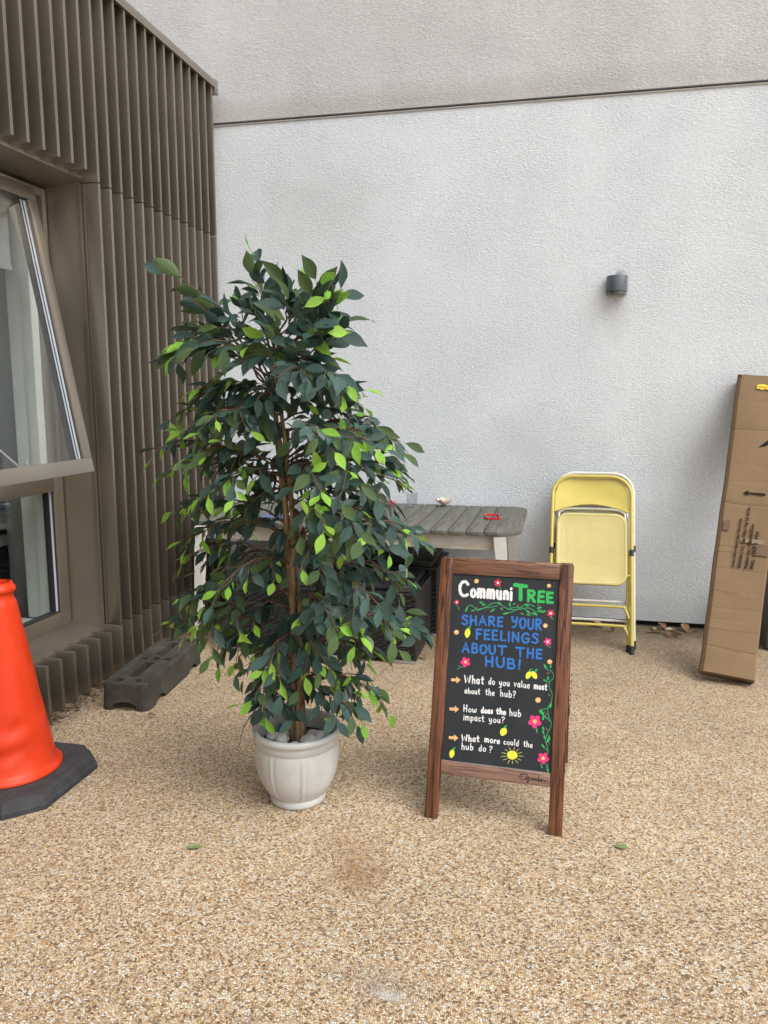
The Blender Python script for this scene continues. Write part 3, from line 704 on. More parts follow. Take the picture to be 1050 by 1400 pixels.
m = Mat('dirty_white_paint', rough=.6); c = m.ramp(m.noise(6, 6, .65, sc=(1, 1, 3)), [(.32, (.42, .38, .31)), (.6, (.60, .57, .51))]); c = m.mix(m.rng(m.noise(2, 5, .7, sc=(4, 4, 1)), .5, .7, 0, .4), c, (.34, .29, .22)); m.color(c); whd = m.m
for y in (TF + .045, TB - .075): MB().box((XL2 + .11, y, TZ - .105), (XR - .14, y + .025, TZ - .0255), .002).build('apron', whd, tb)
for xx in (XL2 + .10, XR - .165): MB().box((xx, TF + .075, TZ - .105), (xx + .025, TB - .08, TZ - .0255), .002).build('apron', whd, tb)
def tleg(x, y, sx, sy):
    top = V((x, y, TZ - .0255)); bot = V((x + sx, y + sy, 0))
    a = V((.062, 0, 0)); b = V((0, .038, 0))
    q = MB(); vs = [top, top + a, top + a + b, top + b]; ws = [bot + V((.015, 0, 0)), bot + V((.047, 0, 0)), bot + V((.047, 0, 0)) + b, bot + V((.015, 0, 0)) + b]
    mid = [p.lerp(r_, .45) + V((sx * .18, 0, 0)) for p, r_ in zip(vs, ws)]
    q.add(vs + mid + ws, [(0, 3, 2, 1)] + [(i, (i + 1) % 4, 4 + (i + 1) % 4, 4 + i) for i in range(4)] + [(4 + i, 4 + (i + 1) % 4, 8 + (i + 1) % 4, 8 + i) for i in range(4)] + [(8, 9, 10, 11)])
    q.build('leg', wh, tb, 20)
tleg(-.326, 4.06, .055, -.05); tleg(-.326, 4.93, .04, .03); tleg(-1.985, 4.02, -.012, -.055); tleg(-1.96, 4.93, -.02, .03)

# things on the table
ph = MB(); c_ = V((-.372, 4.53, TZ)); 
def rrect(w, d, r, z, c, rot):
    o = []; ca_, sa_ = math.cos(rot), math.sin(rot)
    for cx, cy, a0 in ((w - r, d - r, 0), (-w + r, d - r, 90), (-w + r, -d + r, 180), (w - r, -d + r, 270)):
        for k in range(5): an = R(a0 + 22.5 * k); x_, y_ = cx + r * math.cos(an), cy + r * math.sin(an); o.append(V(c) + V((x_ * ca_ - y_ * sa_, x_ * sa_ + y_ * ca_, z)))
    return o
oA, oB, iB, iA = [rrect(w_, d_, .008, z_, c_, R(8)) for w_, d_, z_ in ((.040, .078, .001), (.041, .079, .012), (.037, .075, .012), (.036, .074, .0015))]
nn_ = len(oA)
for r0, r1 in ((oA, oB), (oB, iB), (iB, iA)): ph.add(r0 + r1, [(k, (k + 1) % nn_, (k + 1) % nn_ + nn_, k + nn_) for k in range(nn_)])
pc = thing('phone_case', 'red empty phone bumper frame lying on the grey table top', 'phone case', c_)
ph.build('rim', plain('red_plastic', (.62, .012, .03), .35), pc); 
# cloth rose
def rose(name, label, c, r, cols, seed, squash=1):
    t = thing(name, label, 'artificial flower', c); rr_ = random.Random(seed)
    for i, col in enumerate(cols):
        mt_ = plain(name + '_petal_%s' % ('abcdef'[i]), col, .7, var=.08, vs=40)
        for k in range(4):
            q = MB(); an = k * math.pi / 2 + i * .8 + rr_.uniform(-.3, .3); tilt = .35 + i * .42; R_ = r * (.55 + .22 * i)
            pts = []; nu, nv = 6, 5
            for a in range(nu + 1):
                for b in range(nv + 1):
                    uu = (a / nu - .5) * 2; v_ = b / nv; wd = math.sin(math.pi * min(1, .25 + v_ * .62)) ** .7
                    lx = uu * R_ * .62 * wd; up = v_ * R_ * 1.05; cup = .35 * R_ * (uu ** 2) - .22 * R_ * v_ * (1 - v_)
                    p = V((up * math.sin(tilt) - cup * math.cos(tilt) + .004, lx, up * math.cos(tilt) * squash + cup * math.sin(tilt) + .006))
                    pts.append(V(c) + V((p.x * math.cos(an) - p.y * math.sin(an), p.x * math.sin(an) + p.y * math.cos(an), p.z)))
            q.add(pts, [(a * (nv + 1) + b, (a + 1) * (nv + 1) + b, (a + 1) * (nv + 1) + b + 1, a * (nv + 1) + b + 1) for a in range(nu) for b in range(nv)])
            q.build('petal', mt_, t, 80)
    MB().tube([V(c) + V((0, 0, .001)), V(c) + V((0, 0, .012))], r * .22, 8).build('calyx', plain(name + '_green', (.1, .2, .06), .7), t)
    return t
rose('cloth_rose', 'cream cloth rose with a pink petal lying on the table by the wall', (-.715, 4.95, TZ), .050, [(.85, .85, .66), (.85, .84, .68), (.82, .62, .58)], 4, 1.35)
rose('cloth_flower', 'pink and turquoise cloth flower on the table behind the leaves', (-1.055, 4.84, TZ), .046, [(.10, .48, .42), (.62, .05, .22), (.75, .25, .30)], 9)
rose('cloth_flower', 'pale pink cloth flower on the table half hidden by the tree', (-1.20, 4.78, TZ), .045, [(.80, .66, .60), (.80, .50, .44), (.8, .7, .66)], 11)
# clear plastic cup
gl = Mat('clear_plastic'); t_ = N(gl.nt, 'ShaderNodeBsdfTransparent'); t_.inputs[0].default_value = (.93, .93, .95, 1); g_ = N(gl.nt, 'ShaderNodeBsdfGlossy'); g_.inputs['Roughness'].default_value = .05
ms = N(gl.nt, 'ShaderNodeMixShader'); gl.L(schlick(gl, .05), ms.inputs[0]); gl.L(t_.outputs[0], ms.inputs[1]); gl.L(g_.outputs[0], ms.inputs[2]); gl.L(ms.outputs[0], gl.o.inputs[0])
q = MB(); q.lathe([(0, .003), (.026, .003), (.028, .001), (.030, .006), (.037, .085), (.039, .087), (.037, .089), (.0355, .086), (.029, .008), (0, .006)], 28, (-.91, 4.88, TZ))
solo(q, 'plastic_cup', gl.m, (-.91, 4.88, TZ), 'clear empty plastic cup standing on the grey table top', 'cup')
# magazine and blue tray seen through the leaves
mg_ = thing('picture_book', 'dark glossy book with blue print lying flat on the table behind the trunk', 'book', (-1.60, 4.30, TZ))
MB().prism([(-1.72, 4.15, TZ + .001), (-1.46, 4.18, TZ + .001), (-1.48, 4.42, TZ + .001), (-1.74, 4.39, TZ + .001)], (0, 0, .010), .001).build('cover', plain('book_black', (.02, .022, .03), .25), mg_)
MB().prism([(-1.66, 4.20, TZ + .0115), (-1.52, 4.215, TZ + .0115), (-1.525, 4.26, TZ + .0115), (-1.665, 4.245, TZ + .0115)], (0, 0, .0004)).build('blue_panel', plain('book_blue', (.03, .10, .45), .3), mg_)
MB().prism([(-1.58, 4.31, TZ + .0115), (-1.50, 4.32, TZ + .0115), (-1.505, 4.38, TZ + .0115), (-1.585, 4.37, TZ + .0115)], (0, 0, .0004)).build('white_panel', MT['blind'], mg_)

# ------------------------------------------------------------------ woven black seats under the table
wk = plain('black_woven_plastic', (.018, .018, .019), .36, var=.25, vs=60); wkd = plain('black_board', (.014, .014, .015), .45)
def weave(q, O, ex, ez, nrm, w_, h_, pitch=.0135, cell=.026):
    rows = int(h_ / pitch); nseg = max(4, int(w_ / (cell / 3))); 
    for r_ in range(rows):
        z0 = r_ * h_ / rows; z1 = z0 + h_ / rows * .86; vs = []
        for i in range(nseg + 1):
            x_ = w_ * i / nseg; d = .0035 * math.sin(2 * math.pi * x_ / (cell * 2) + (math.pi if r_ % 2 else 0)); 
            zz = [z0, (z0 + z1) / 2, z1]; dd = [d - .002, d + .0015, d - .002]
            for a, b in zip(zz, dd): vs.append(O + ex * x_ + ez * a + nrm * (.006 + b))
        q.add(vs, [(i * 3 + k, (i + 1) * 3 + k, (i + 1) * 3 + k + 1, i * 3 + k + 1) for i in range(nseg) for k in (0, 1)])
def wicker(x0, x1, y0, y1, h, label, lid=True):
    t = thing('woven_storage_seat', label, 'wicker seat', ((x0 + x1) / 2, (y0 + y1) / 2, 0), 'black woven seats under the table')
    MB().box((x0 + .012, y0 + .012, .02), (x1 - .012, y1 - .012, h - .002)).build('body', wkd, t, None)
    q = MB()
    weave(q, V((x0 + .006, y0 + .006, .022)), V((1, 0, 0)), V((0, 0, 1)), V((0, -1, 0)), x1 - x0 - .012, h - .045)
    weave(q, V((x1 - .006, y0 + .006, .022)), V((0, 1, 0)), V((0, 0, 1)), V((1, 0, 0)), y1 - y0 - .012, h - .045)
    weave(q, V((x0 + .006, y0 + .006, .022)), V((0, 1, 0)), V((0, 0, 1)), V((-1, 0, 0)), y1 - y0 - .012, h - .045)
    q.build('woven_strands', wk, t, 60, kind='stuff')
    for xx, yy in ((x0 + .006, y0 + .006), (x1 - .006, y0 + .006), (x1 - .006, y1 - .006), (x0 + .006, y1 - .006)): MB().tube([(xx, yy, .02), (xx, yy, h - .02)], .009, 8).build('corner_post', wk, t)
    rim = MB(); rim.box((x0 - .004, y0 - .004, h - .020), (x1 + .004, y1 + .004, h), .006); rim.build('rim', wkd, t)
    mt2 = plain('seat_foot_metal', (.42, .41, .39), .4, .6)
    for xx in (x0 + .0, x1 - .125):
        MB().box((xx, y0 - .002, 0), (xx + .125, y0 + .05, .0195), .002).build('foot_strip', mt2, t)
        MB().box((xx, y1 - .05, 0), (xx + .125, y1, .0195), .002).build('foot_strip', mt2, t)
    if lid:
        MB().box((x0 + .03, y0 + .02, h + .001), (x1 - .03, y1 - .02, h + .035), .012).build('seat_frame', wkd, t)
        l = MB(); l.box((x1 - .15, y0 + .0, h + .004), (x1 - .035, y0 + .018, h + .034), .003); l.build('slatted_edge', plain('grey_black_plastic', (.05, .05, .052), .35), t)
        l = MB()
        for k in range(6): l.tube([(x1 - .13 + .017 * k, y0 - .003, h + .010), (x1 - .115 + .017 * k, y0 - .003, h + .028)], .0025, 6)
        l.tube([(x1 - .14, y0 - .004, h + .030), (x1 - .035, y0 - .004, h + .030)], .003, 6); l.build('wire_catch', plain('wire_grey', (.12, .12, .12), .3, .5), t)
    return t
wicker(-1.235, -.722, 4.02, 4.50, .395, 'black woven plastic seat at the right front under the table')
wicker(-1.80, -1.265, 4.03, 4.50, .395, 'black woven plastic seat at the left front, mostly behind the tree trunk')
wicker(-1.20, -.690, 4.53, 5.00, .425, 'black woven plastic seat at the back right under the table, by the wall')

# ------------------------------------------------------------------ chalkboard A-frame sign
BP = V((-.4179, 2.5054, 0)); byaw, bln, BW, BL = -.0471, .2827, .4641, .8998
ba = V((math.cos(byaw), math.sin(byaw), 0)); bn = V((-ba.y, ba.x, 0)); bu = bn * math.sin(bln) + V((0, 0, math.cos(bln))); bf = -(bn * math.cos(bln) - V((0, 0, math.sin(bln))))
def BQ(x, y, z=0): return BP + ba * x + bu * y + bf * z
sg = thing('chalkboard_sign', 'standing black chalkboard sign with dark wooden frame and colourful hand lettering', 'sandwich board', BP + ba * BW / 2)
def frame_wood(name, axis, seed, dark=(.026, .009, .005), light=(.21, .078, .034)):
    m = Mat(name, rough=.42, spec=.5)
    # grain runs along the given board direction
    dt = N(m.nt, 'ShaderNodeVectorMath', operation='DOT_PRODUCT'); dt.inputs[1].default_value = tuple(ba); m.L(m.tc.outputs['Object'], dt.inputs[0])
    dt2 = N(m.nt, 'ShaderNodeVectorMath', operation='DOT_PRODUCT'); dt2.inputs[1].default_value = tuple(bu); m.L(m.tc.outputs['Object'], dt2.inputs[0])
    cx = N(m.nt, 'ShaderNodeCombineXYZ'); la, lb = (dt2, dt) if axis == 'u' else (dt, dt2)
    m.L(m.math('ADD', m.math('MULTIPLY', la.outputs['Value'], 3.0), seed), cx.inputs[0]); m.L(m.math('MULTIPLY', lb.outputs['Value'], 60), cx.inputs[1]); cx.inputs[2].default_value = seed
    n1 = N(m.nt, 'ShaderNodeTexNoise'); n1.inputs['Scale'].default_value = 1; n1.inputs['Detail'].default_value = 5; n1.inputs['Distortion'].default_value = .9; m.L(cx.outputs[0], n1.inputs['Vector'])
    cx2 = N(m.nt, 'ShaderNodeCombineXYZ'); m.L(m.math('MULTIPLY', la.outputs['Value'], 9.0), cx2.inputs[0]); m.L(m.math('MULTIPLY', lb.outputs['Value'], 300), cx2.inputs[1]); cx2.inputs[2].default_value = seed
    n2 = N(m.nt, 'ShaderNodeTexNoise'); n2.inputs['Scale'].default_value = 1; n2.inputs['Detail'].default_value = 3; m.L(cx2.outputs[0], n2.inputs['Vector'])
    gsum = m.math('ADD', m.math('MULTIPLY', n1.outputs['Fac'], .72), m.math('MULTIPLY', n2.outputs['Fac'], .28))
    mid = tuple((a * .5 + b * .5) for a, b in zip(dark, light))
    c = m.ramp(gsum, [(.34, dark), (.46, mid), (.54, light), (.58, dark), (.68, mid)])
    cx3 = N(m.nt, 'ShaderNodeCombineXYZ'); m.L(m.math('MULTIPLY', la.outputs['Value'], 3.6), cx3.inputs[0]); m.L(m.math('MULTIPLY', lb.outputs['Value'], 14), cx3.inputs[1]); cx3.inputs[2].default_value = seed * 1.7
    vk = N(m.nt, 'ShaderNodeTexVoronoi'); vk.inputs['Scale'].default_value = 1; m.L(cx3.outputs[0], vk.inputs['Vector'])
    c = m.mix(m.rng(vk.outputs['Distance'], .07, .2, .8, 0), c, (.05, .022, .014)); c = m.mix(m.math('MULTIPLY', m.rng(vk.outputs['Distance'], .0, .08, 1, 0), .7), c, (.26, .15, .10))
    m.color(c); m.bump(gsum, .0011, .8); m.rough(m.rng(n2.outputs['Fac'], .3, .7, .26, .46)); return m.m
SW = .0455; D = .024
MB().obox(BQ(0, .003, -D), ba * SW, bu * (BL - .003), bf * D, .0022).build('stile', frame_wood('stained_pine_one', 'u', 1.3), sg)
MB().obox(BQ(BW - SW, .003, -D), ba * SW, bu * (BL - .003), bf * D, .0022).build('stile', frame_wood('stained_pine_two', 'u', 5.1), sg)
MB().obox(BQ(SW + .0006, .846, -D + .002), ba * (BW - 2 * SW - .0012), bu * (BL - .847), bf * (D - .004), .002).build('top_rail', frame_wood('stained_pine_three', 'a', 2.2, (.06, .023, .013), (.24, .11, .06)), sg)
rl = MB().obox(BQ(SW + .0006, .153, -D + .002), ba * (BW - 2 * SW - .0012), bu * .0445, bf * (D - .004), .002).build('bottom_rail', frame_wood('stained_pine_four', 'a', 7.7, (.12, .062, .045), (.31, .18, .13)), sg)
# pale chip along the top edge
MB().obox(BQ(.335, BL - .0012, -.007), ba * .085, bu * .0017, bf * .0052).build('chipped_edge', plain('raw_wood', (.55, .40, .20), .7), sg, None)
m = Mat('chalkboard_black', (.018, .021, .026), .55, 0, .4); c = m.ramp(m.noise(5, 5, .6), [(.3, (.016, .019, .023)), (.7, (.023, .027, .032))]); c = m.mix(m.rng(m.noise(18, 5, .7), .55, .8, 0, .10), c, (.12, .12, .12)); m.color(c); m.rough(m.rng(m.noise(9, 4), .3, .7, .48, .66))
pn = MB().obox(BQ(SW - .006, .192, -.0165), ba * (BW - 2 * SW + .012), bu * .660, bf * .0085, 0).build('writing_panel', m.m, sg, None)
ed = MB(); ed.obox(BQ(SW + .001, .1978, -.0079), ba * (BW - 2 * SW - .002), bu * .0016, bf * .002); ed.build('panel_edge', plain('grey_edge', (.30, .30, .30), .5), sg, None)
# rear frame
rear_w = frame_wood('stained_pine_five', 'u', 9.4)
top_back = BQ(0, BL - .003, -D - .001); rdn = (bn * math.sin(.30) - V((0, 0, math.cos(.30)))); rlen = (top_back.z) / math.cos(.30) - .004; rn = bn * math.cos(.30) + V((0, 0, math.sin(.30)))
for x_ in (.004, BW - SW - .001): MB().obox(top_back + ba * x_ + rn * .001, ba * (SW - .003), rdn * rlen, rn * .022, .002).build('rear_stile', rear_w, sg)
MB().obox(top_back + ba * (SW + .002) + rn * .002, ba * (BW - 2 * SW - .004), rdn * .045, rn * .018, .002).build('rear_rail', rear_w, sg)
MB().obox(top_back + ba * (SW + .002) + rdn * .70 + rn * .002, ba * (BW - 2 * SW - .004), rdn * .045, rn * .018, .002).build('rear_rail', rear_w, sg)
MB().obox(top_back + ba * (SW - .005) + rdn * .0455 + rn * .006, ba * (BW - 2 * SW + .01), rdn * .654, rn * .006).build('rear_panel', m.m, sg, None)
chn = MB()   # limiting chain hanging at the side
a0 = BQ(BW - .004, .44, -D * .5); a1 = top_back + ba * (BW - .004) + rdn * .47 + rn * .01
for k in range(16):
    t = k / 15; p = a0.lerp(a1, t) + V((.006, 0, -.10 * math.sin(math.pi * t))); chn.tube([p, p + V((0, .006, -.004)), p + V((0, .012, 0)), p + V((0, .006, .004)), p], .0016, 5)
chn.build('chain', plain('dark_chain', (.03, .028, .026), .4, .7), sg)
hg = MB(); 
for x_ in (.06, BW - .10): hg.obox(BQ(x_, BL - .001, -.035), ba * .04, bf * .03, bu * .002)
hg.build('hinge', plain('hinge_brass', (.25, .17, .06), .35, .9), sg, None)

# hand lettering: pen strokes given on the panel, flat ribbons of paint
HM = [0.000568991752, 3.69677644e-05, -0.00511522038, 7.70506193e-05, -0.000536459354, 0.853343114, 5.10289018e-05, 2.76504337e-05]
def uvb(x, y):
    w_ = HM[6] * x + HM[7] * y + 1; return (HM[0] * x + HM[1] * y + HM[2]) / w_, (HM[3] * x + HM[4] * y + HM[5]) / w_
ZP = -.0078
def ribbon(q, pts, hwid, z, taper=False):
    """pts in drawing units; a rounded ribbon of half width hwid (drawing units)"""
    pts = [V((p[0], p[1], 0)) for p in pts]; o = [pts[0]]
    for p in pts[1:]:
        if (p - o[-1]).length > .6: o.append(p)
    if len(o) < 2: o.append(o[0] + V((.8, 0, 0)))
    L_, R2 = [], []; n_ = len(o)
    for i, p in enumerate(o):
        t = (o[min(i + 1, n_ - 1)] - o[max(i - 1, 0)]).normalized(); nn2 = V((-t.y, t.x, 0)); h_ = hwid * (1 + .10 * math.sin(i * 1.3 + p.x))
        if taper: h_ *= max(.25, 1 - i / n_ * .7)
        if 0 < i < n_ - 1:
            c_ = abs((o[i] - o[i - 1]).normalized().dot(nn2.cross(V((0, 0, 1))).normalized())); h_ /= max(.6, c_)
        L_.append(p + nn2 * h_); R2.append(p - nn2 * h_)
    t0 = (o[0] - o[1]).normalized(); t1 = (o[-1] - o[-2]).normalized(); n0 = (L_[0] - o[0]); n1 = (L_[-1] - o[-1])
    cap0 = [o[0] + n0 * math.cos(a) + t0 * n0.length * math.sin(a) for a in (R(45), R(90), R(135))]
    cap1 = [o[-1] + n1 * math.cos(a) + t1 * n1.length * math.sin(a) for a in (R(45), R(90), R(135))]
    vs = [BQ(*uvb(p.x, p.y), z) for p in L_ + R2 + cap0 + cap1]; m_ = n_; fs = [(i, i + 1, m_ + i + 1, m_ + i) for i in range(m_ - 1)]
    fs.append((0, m_, 2 * m_ + 2, 2 * m_ + 1, 2 * m_)); fs.append((m_ - 1, 2 * m_ + 3, 2 * m_ + 4, 2 * m_ + 5, 2 * m_ - 1))
    q.add(vs, fs)
def blobp(q, cx, cy, rx, ry, z, rot=0, n=16, pinch=0):
    vs = []
    for k in range(n):
        a = 2 * math.pi * k / n; x_, y_ = rx * math.cos(a), ry * math.sin(a)
        if pinch: x_ *= 1 - pinch * abs(y_ / ry) ** 2
        c_, s_ = math.cos(rot), math.sin(rot); vs.append(BQ(*uvb(cx + x_ * c_ - y_ * s_, cy + x_ * s_ + y_ * c_), z))
    q.add(vs, [tuple(range(n))])
G = {  # glyphs: width, strokes; '~' smooth
 'C': (.72, ['~.66,.84 .5,.98 .26,.95 .08,.7 .06,.4 .18,.1 .42,.0 .66,.1']), 'T': (.8, ['.02,.96 .78,.96', '.4,.96 .4,.0']),
 'R': (.62, ['.08,0 .08,1', '~.08,.97 .4,.98 .54,.8 .44,.58 .1,.5', '.22,.5 .58,.0']), 'E': (.56, ['.1,0 .1,.98', '.1,.96 .5,.98', '.1,.5 .45,.52', '.1,.03 .52,.04']),
 'S': (.6, ['~.52,.86 .36,.99 .14,.9 .1,.7 .3,.55 .5,.4 .52,.16 .32,.01 .06,.1']), 'H': (.66, ['.08,0 .08,1', '.56,0 .56,1', '.08,.5 .56,.52']),
 'A': (.72, ['.04,0 .34,1 .66,0', '.15,.36 .55,.36']), 'Y': (.66, ['~.06,1 .12,.66 .32,.55 .54,.7', '~.58,1 .52,.5 .4,.1 .14,.0']), 'O': (.72, ['~.36,1 .1,.84 .06,.45 .2,.06 .42,.02 .62,.3 .64,.7 .48,.96 .34,1']),
 'U': (.68, ['~.08,1 .07,.4 .2,.04 .42,.03 .58,.3 .6,1']), 'F': (.54, ['.1,0 .1,.98', '.1,.96 .52,.98', '.1,.52 .44,.53']), 'L': (.52, ['.1,1 .1,.03 .48,.04']), 'I': (.2, ['.1,0 .1,1']),
 'N': (.7, ['.08,0 .08,1', '.08,.98 .58,.04', '.58,0 .58,1']), 'G': (.72, ['~.62,.84 .46,.99 .2,.9 .06,.5 .16,.1 .4,.0 .62,.14 .63,.42', '.4,.44 .66,.44']),
 'B': (.62, ['.08,0 .08,1', '~.08,.98 .38,.98 .48,.76 .36,.55 .1,.52', '~.1,.52 .44,.5 .56,.26 .42,.03 .08,.02']), '!': (.26, ['.14,1 .12,.32', '.12,.04 .13,.02']),
 'W': (1.0, ['.04,1 .24,.02 .48,.72 .70,.02 .94,1']), 'h': (.5, ['.07,0 .07,1', '~.07,.34 .2,.56 .38,.5 .42,.3 .42,0']), 'a': (.52, ['~.4,.5 .2,.56 .06,.3 .16,.03 .32,.08 .42,.4', '.42,.54 .43,.0']),
 't': (.42, ['~.2,.92 .19,.3 .22,.06 .38,.04', '.02,.6 .4,.62']), 'd': (.54, ['~.4,.48 .2,.54 .06,.28 .16,.02 .34,.06 .42,.3', '.43,1 .43,0']), 'o': (.5, ['~.26,.56 .08,.42 .08,.12 .26,.0 .44,.14 .43,.42 .24,.56']),
 'y': (.52, ['~.06,.56 .1,.2 .26,.1 .4,.3', '~.42,.56 .42,.0 .32,-.3 .1,-.26']), 'u': (.52, ['~.07,.56 .08,.16 .22,.02 .38,.16 .41,.3', '.42,.56 .43,.0']), 'v': (.48, ['.04,.56 .22,.02 .42,.56']),
 'l': (.2, ['.1,1 .1,.02']), 'e': (.48, ['~.07,.3 .38,.34 .36,.52 .2,.56 .06,.36 .1,.06 .28,.0 .42,.12']), 'm': (.78, ['.06,0 .06,.56', '~.06,.34 .18,.56 .32,.5 .35,.3 .35,0', '~.35,.34 .48,.56 .64,.5 .67,.3 .67,0']),
 's': (.42, ['~.35,.48 .2,.57 .08,.46 .2,.32 .34,.2 .28,.03 .05,.05']), 'b': (.52, ['.08,1 .08,0', '~.08,.34 .22,.54 .42,.44 .44,.16 .28,.0 .09,.08']), '?': (.46, ['~.04,.82 .16,.99 .38,.92 .38,.68 .2,.5 .19,.3', '.18,.04 .19,.02']),
 'w': (.7, ['~.05,.56 .1,.12 .2,.02 .32,.2 .34,.42', '~.34,.42 .38,.1 .5,.02 .6,.22 .64,.56']), 'i': (.18, ['.09,0 .09,.54', '.09,.78 .095,.8']), 'p': (.52, ['.08,.56 .07,-.34', '~.08,.36 .22,.56 .42,.46 .42,.14 .26,.0 .08,.1']),
 'c': (.44, ['~.38,.46 .22,.56 .07,.36 .1,.08 .26,.0 .4,.1']), 'n': (.5, ['.07,0 .07,.56', '~.07,.34 .2,.56 .36,.5 .41,.3 .41,0']), 'r': (.38, ['.08,0 .08,.56', '~.08,.32 .18,.54 .34,.52']), 'D': (.7, ['.1,0 .1,1', '~.02,.98 .4,.98 .62,.6 .5,.1 .05,.02']),
}
rg = random.Random(12)
def word(q, s, x0, y0, x1, y1, cap, hwid, zoff=0):
    y0 -= hwid * .9; y1 -= hwid * .9; cap -= 1.7 * hwid; x0 += hwid * .6; x1 -= hwid * .6; sp_ = .17
    tot = sum(G[c][0] + sp_ for c in s) - sp_; L_ = math.hypot(x1 - x0, y1 - y0); ux, uy = (x1 - x0) / L_, (y1 - y0) / L_; sx = L_ / tot; px = 0; k = 0
    for ch in s:
        wd, sts = G[ch]; jy = rg.uniform(-.025, .025) * cap; js = rg.uniform(.96, 1.05); sh = rg.uniform(-.04, .04)
        for st_ in sts:
            sm = st_[0] == '~'; pts = [tuple(map(float, p.split(','))) for p in st_.lstrip('~').split()]
            pts = [V((a + sh * b, b, 0)) for a, b in pts]
            if sm: pts = spline(pts, 6)
            P2 = []
            for p in pts:
                lx = (px + p.x) * sx; ly = p.y * cap * js + jy
                P2.append((x0 + ux * lx + uy * ly * .35, y0 + uy * lx - ly))
            ribbon(q, P2, hwid, ZP + .0002 + k * .00012 + zoff); k = (k + 1) % 5
        px += wd + sp_
def paint(name, col): return plain(name, col, .45, var=.28, vs=240)
PW, PG, PB_, PY, PP, PO, PR, PGd = paint('white_pen', (.80, .80, .80)), paint('green_pen', (.03, .45, .09)), paint('blue_pen', (.025, .16, .52)), paint('yellow_pen', (.82, .78, .06)), paint('pink_pen', (.78, .035, .20)), paint('peach_pen', (.85, .45, .18)), paint('red_pen', (.60, .03, .07)), paint('leaf_green_pen', (.04, .33, .12))
def letters(words, mat, hw_, label):
    for w_ in words:
        q = MB(); word(q, *w_[:6], w_[6] if len(w_) > 6 else hw_)
        q.build('painted_word', mat, pn, None, label=label.split(' letters')[0].split(' line')[0] + ' painted word ' + w_[0])
letters([('C', 120, 166, 190, 172, 106, 9.5), ('ommuni', 196, 172, 470, 194, 104, 8.5)], PW, 8, 'white letters Communi')
letters([('T', 474, 190, 566, 200, 110, 12.5), ('REE', 558, 200, 735, 214, 80, 9)], PG, 9, 'green letters TREE')
letters([('SHARE', 140, 348, 410, 362, 68), ('YOUR', 458, 368, 656, 384, 74)], PB_, 6.3, 'blue letters SHARE YOUR')
letters([('FEELINGS', 228, 440, 636, 472, 72)], PB_, 6.3, 'blue letters FEELINGS')
letters([('ABOUT', 142, 526, 430, 545, 68), ('THE', 486, 556, 660, 570, 70)], PB_, 6.5, 'blue letters ABOUT THE')
letters([('HUB!', 288, 614, 526, 638, 70)], PB_, 7, 'blue letters HUB!')
letters([('What', 158, 722, 286, 728, 56, 4), ('do', 312, 728, 356, 734, 46), ('you', 380, 736, 452, 742, 46), ('value', 475, 744, 580, 756, 46), ('most', 603, 757, 690, 768, 48, 4)], PW, 2.9, 'white line What do you value most')
letters([('about', 160, 786, 262, 794, 42), ('the', 293, 796, 355, 803, 44), ('hub?', 388, 806, 490, 816, 46)], PW, 2.9, 'white line about the hub?')
letters([('H', 152, 905, 180, 907, 48), ('ow', 184, 907, 240, 910, 44), ('does', 265, 912, 344, 918, 44, 4.6), ('the', 362, 919, 428, 926, 44, 4.6), ('hub', 447, 930, 524, 937, 50)], PW, 3.0, 'white line How does the hub')
letters([('impact', 152, 958, 288, 968, 46), ('you?', 315, 970, 418, 980, 46)], PW, 2.9, 'white line impact you?')
letters([('What', 140, 1094, 257, 1098, 46, 3.8), ('more', 287, 1098, 389, 1112, 44, 3.8), ('could', 410, 1112, 510, 1124, 42), ('the', 536, 1126, 598, 1135, 42)], PW, 2.8, 'white line What more could the')
letters([('hub', 140, 1146, 219, 1152, 46), ('do', 250, 1154, 299, 1160, 44), ('?', 316, 1164, 338, 1168, 46)], PW, 2.9, 'white line hub do?')
for cx, cy in ((106, 698), (96, 885), (91, 1068)):
    q = MB(); pts = [(-30, -10), (4, -8), (2, -22), (31, 2), (4, 24), (5, 10), (-30, 9)]; q.add([BQ(*uvb(cx + a, cy + b), ZP + .0004) for a, b in pts], [(0, 1, 5, 6), (1, 2, 3), (1, 3, 5), (5, 3, 4)]); q.build('painted_arrow', PO, pn, None)
def flower(cx, cy, r, mat, mc, stem=None):
    q = MB(); a0 = rg.uniform(0, 1)
    for k in range(5):
        a = a0 + 2 * math.pi * k / 5; blobp(q, cx + r * .55 * math.cos(a), cy + r * .55 * math.sin(a), r * .42, r * .36, ZP + .0004 + k * .0001, a, 12)
    fo = q.build('painted_flower', mat, pn, None)
    q = MB(); blobp(q, cx, cy, r * .30, r * .30, ZP + .0011, 0, 12); q.build('flower_centre', mc, pn, None)
    if stem:
        q = MB()
        for s_ in stem: ribbon(q, [(cx + a, cy + b) for a, b in s_], 1.8, ZP + .0002)
        q.build('painted_stem', PGd, pn, None)
flower(375, 78, 26, PR, PW, [[(6, 24), (20, 38)]]); flower(112, 202, 18, PR, PW, [[(2, 16), (14, 48)], [(8, 34), (16, 36)]]); flower(713, 273, 26, PR, PW, [[(6, 24), (16, 40)], [(-2, 26), (6, 34)]])
flower(694, 455, 27, PP, PW, [[(8, 24), (20, 38)], [(0, 26), (10, 34)]]); flower(168, 585, 34, PP, PO, [[(-14, 28), (-54, 44)], [(-24, 30), (-48, 22)]]); flower(611, 965, 46, PP, PO, [[(10, 42), (14, 74)]]); flower(665, 1200, 40, PP, PO, [[(-16, 34), (-8, 66)], [(24, 36), (22, 62)]])
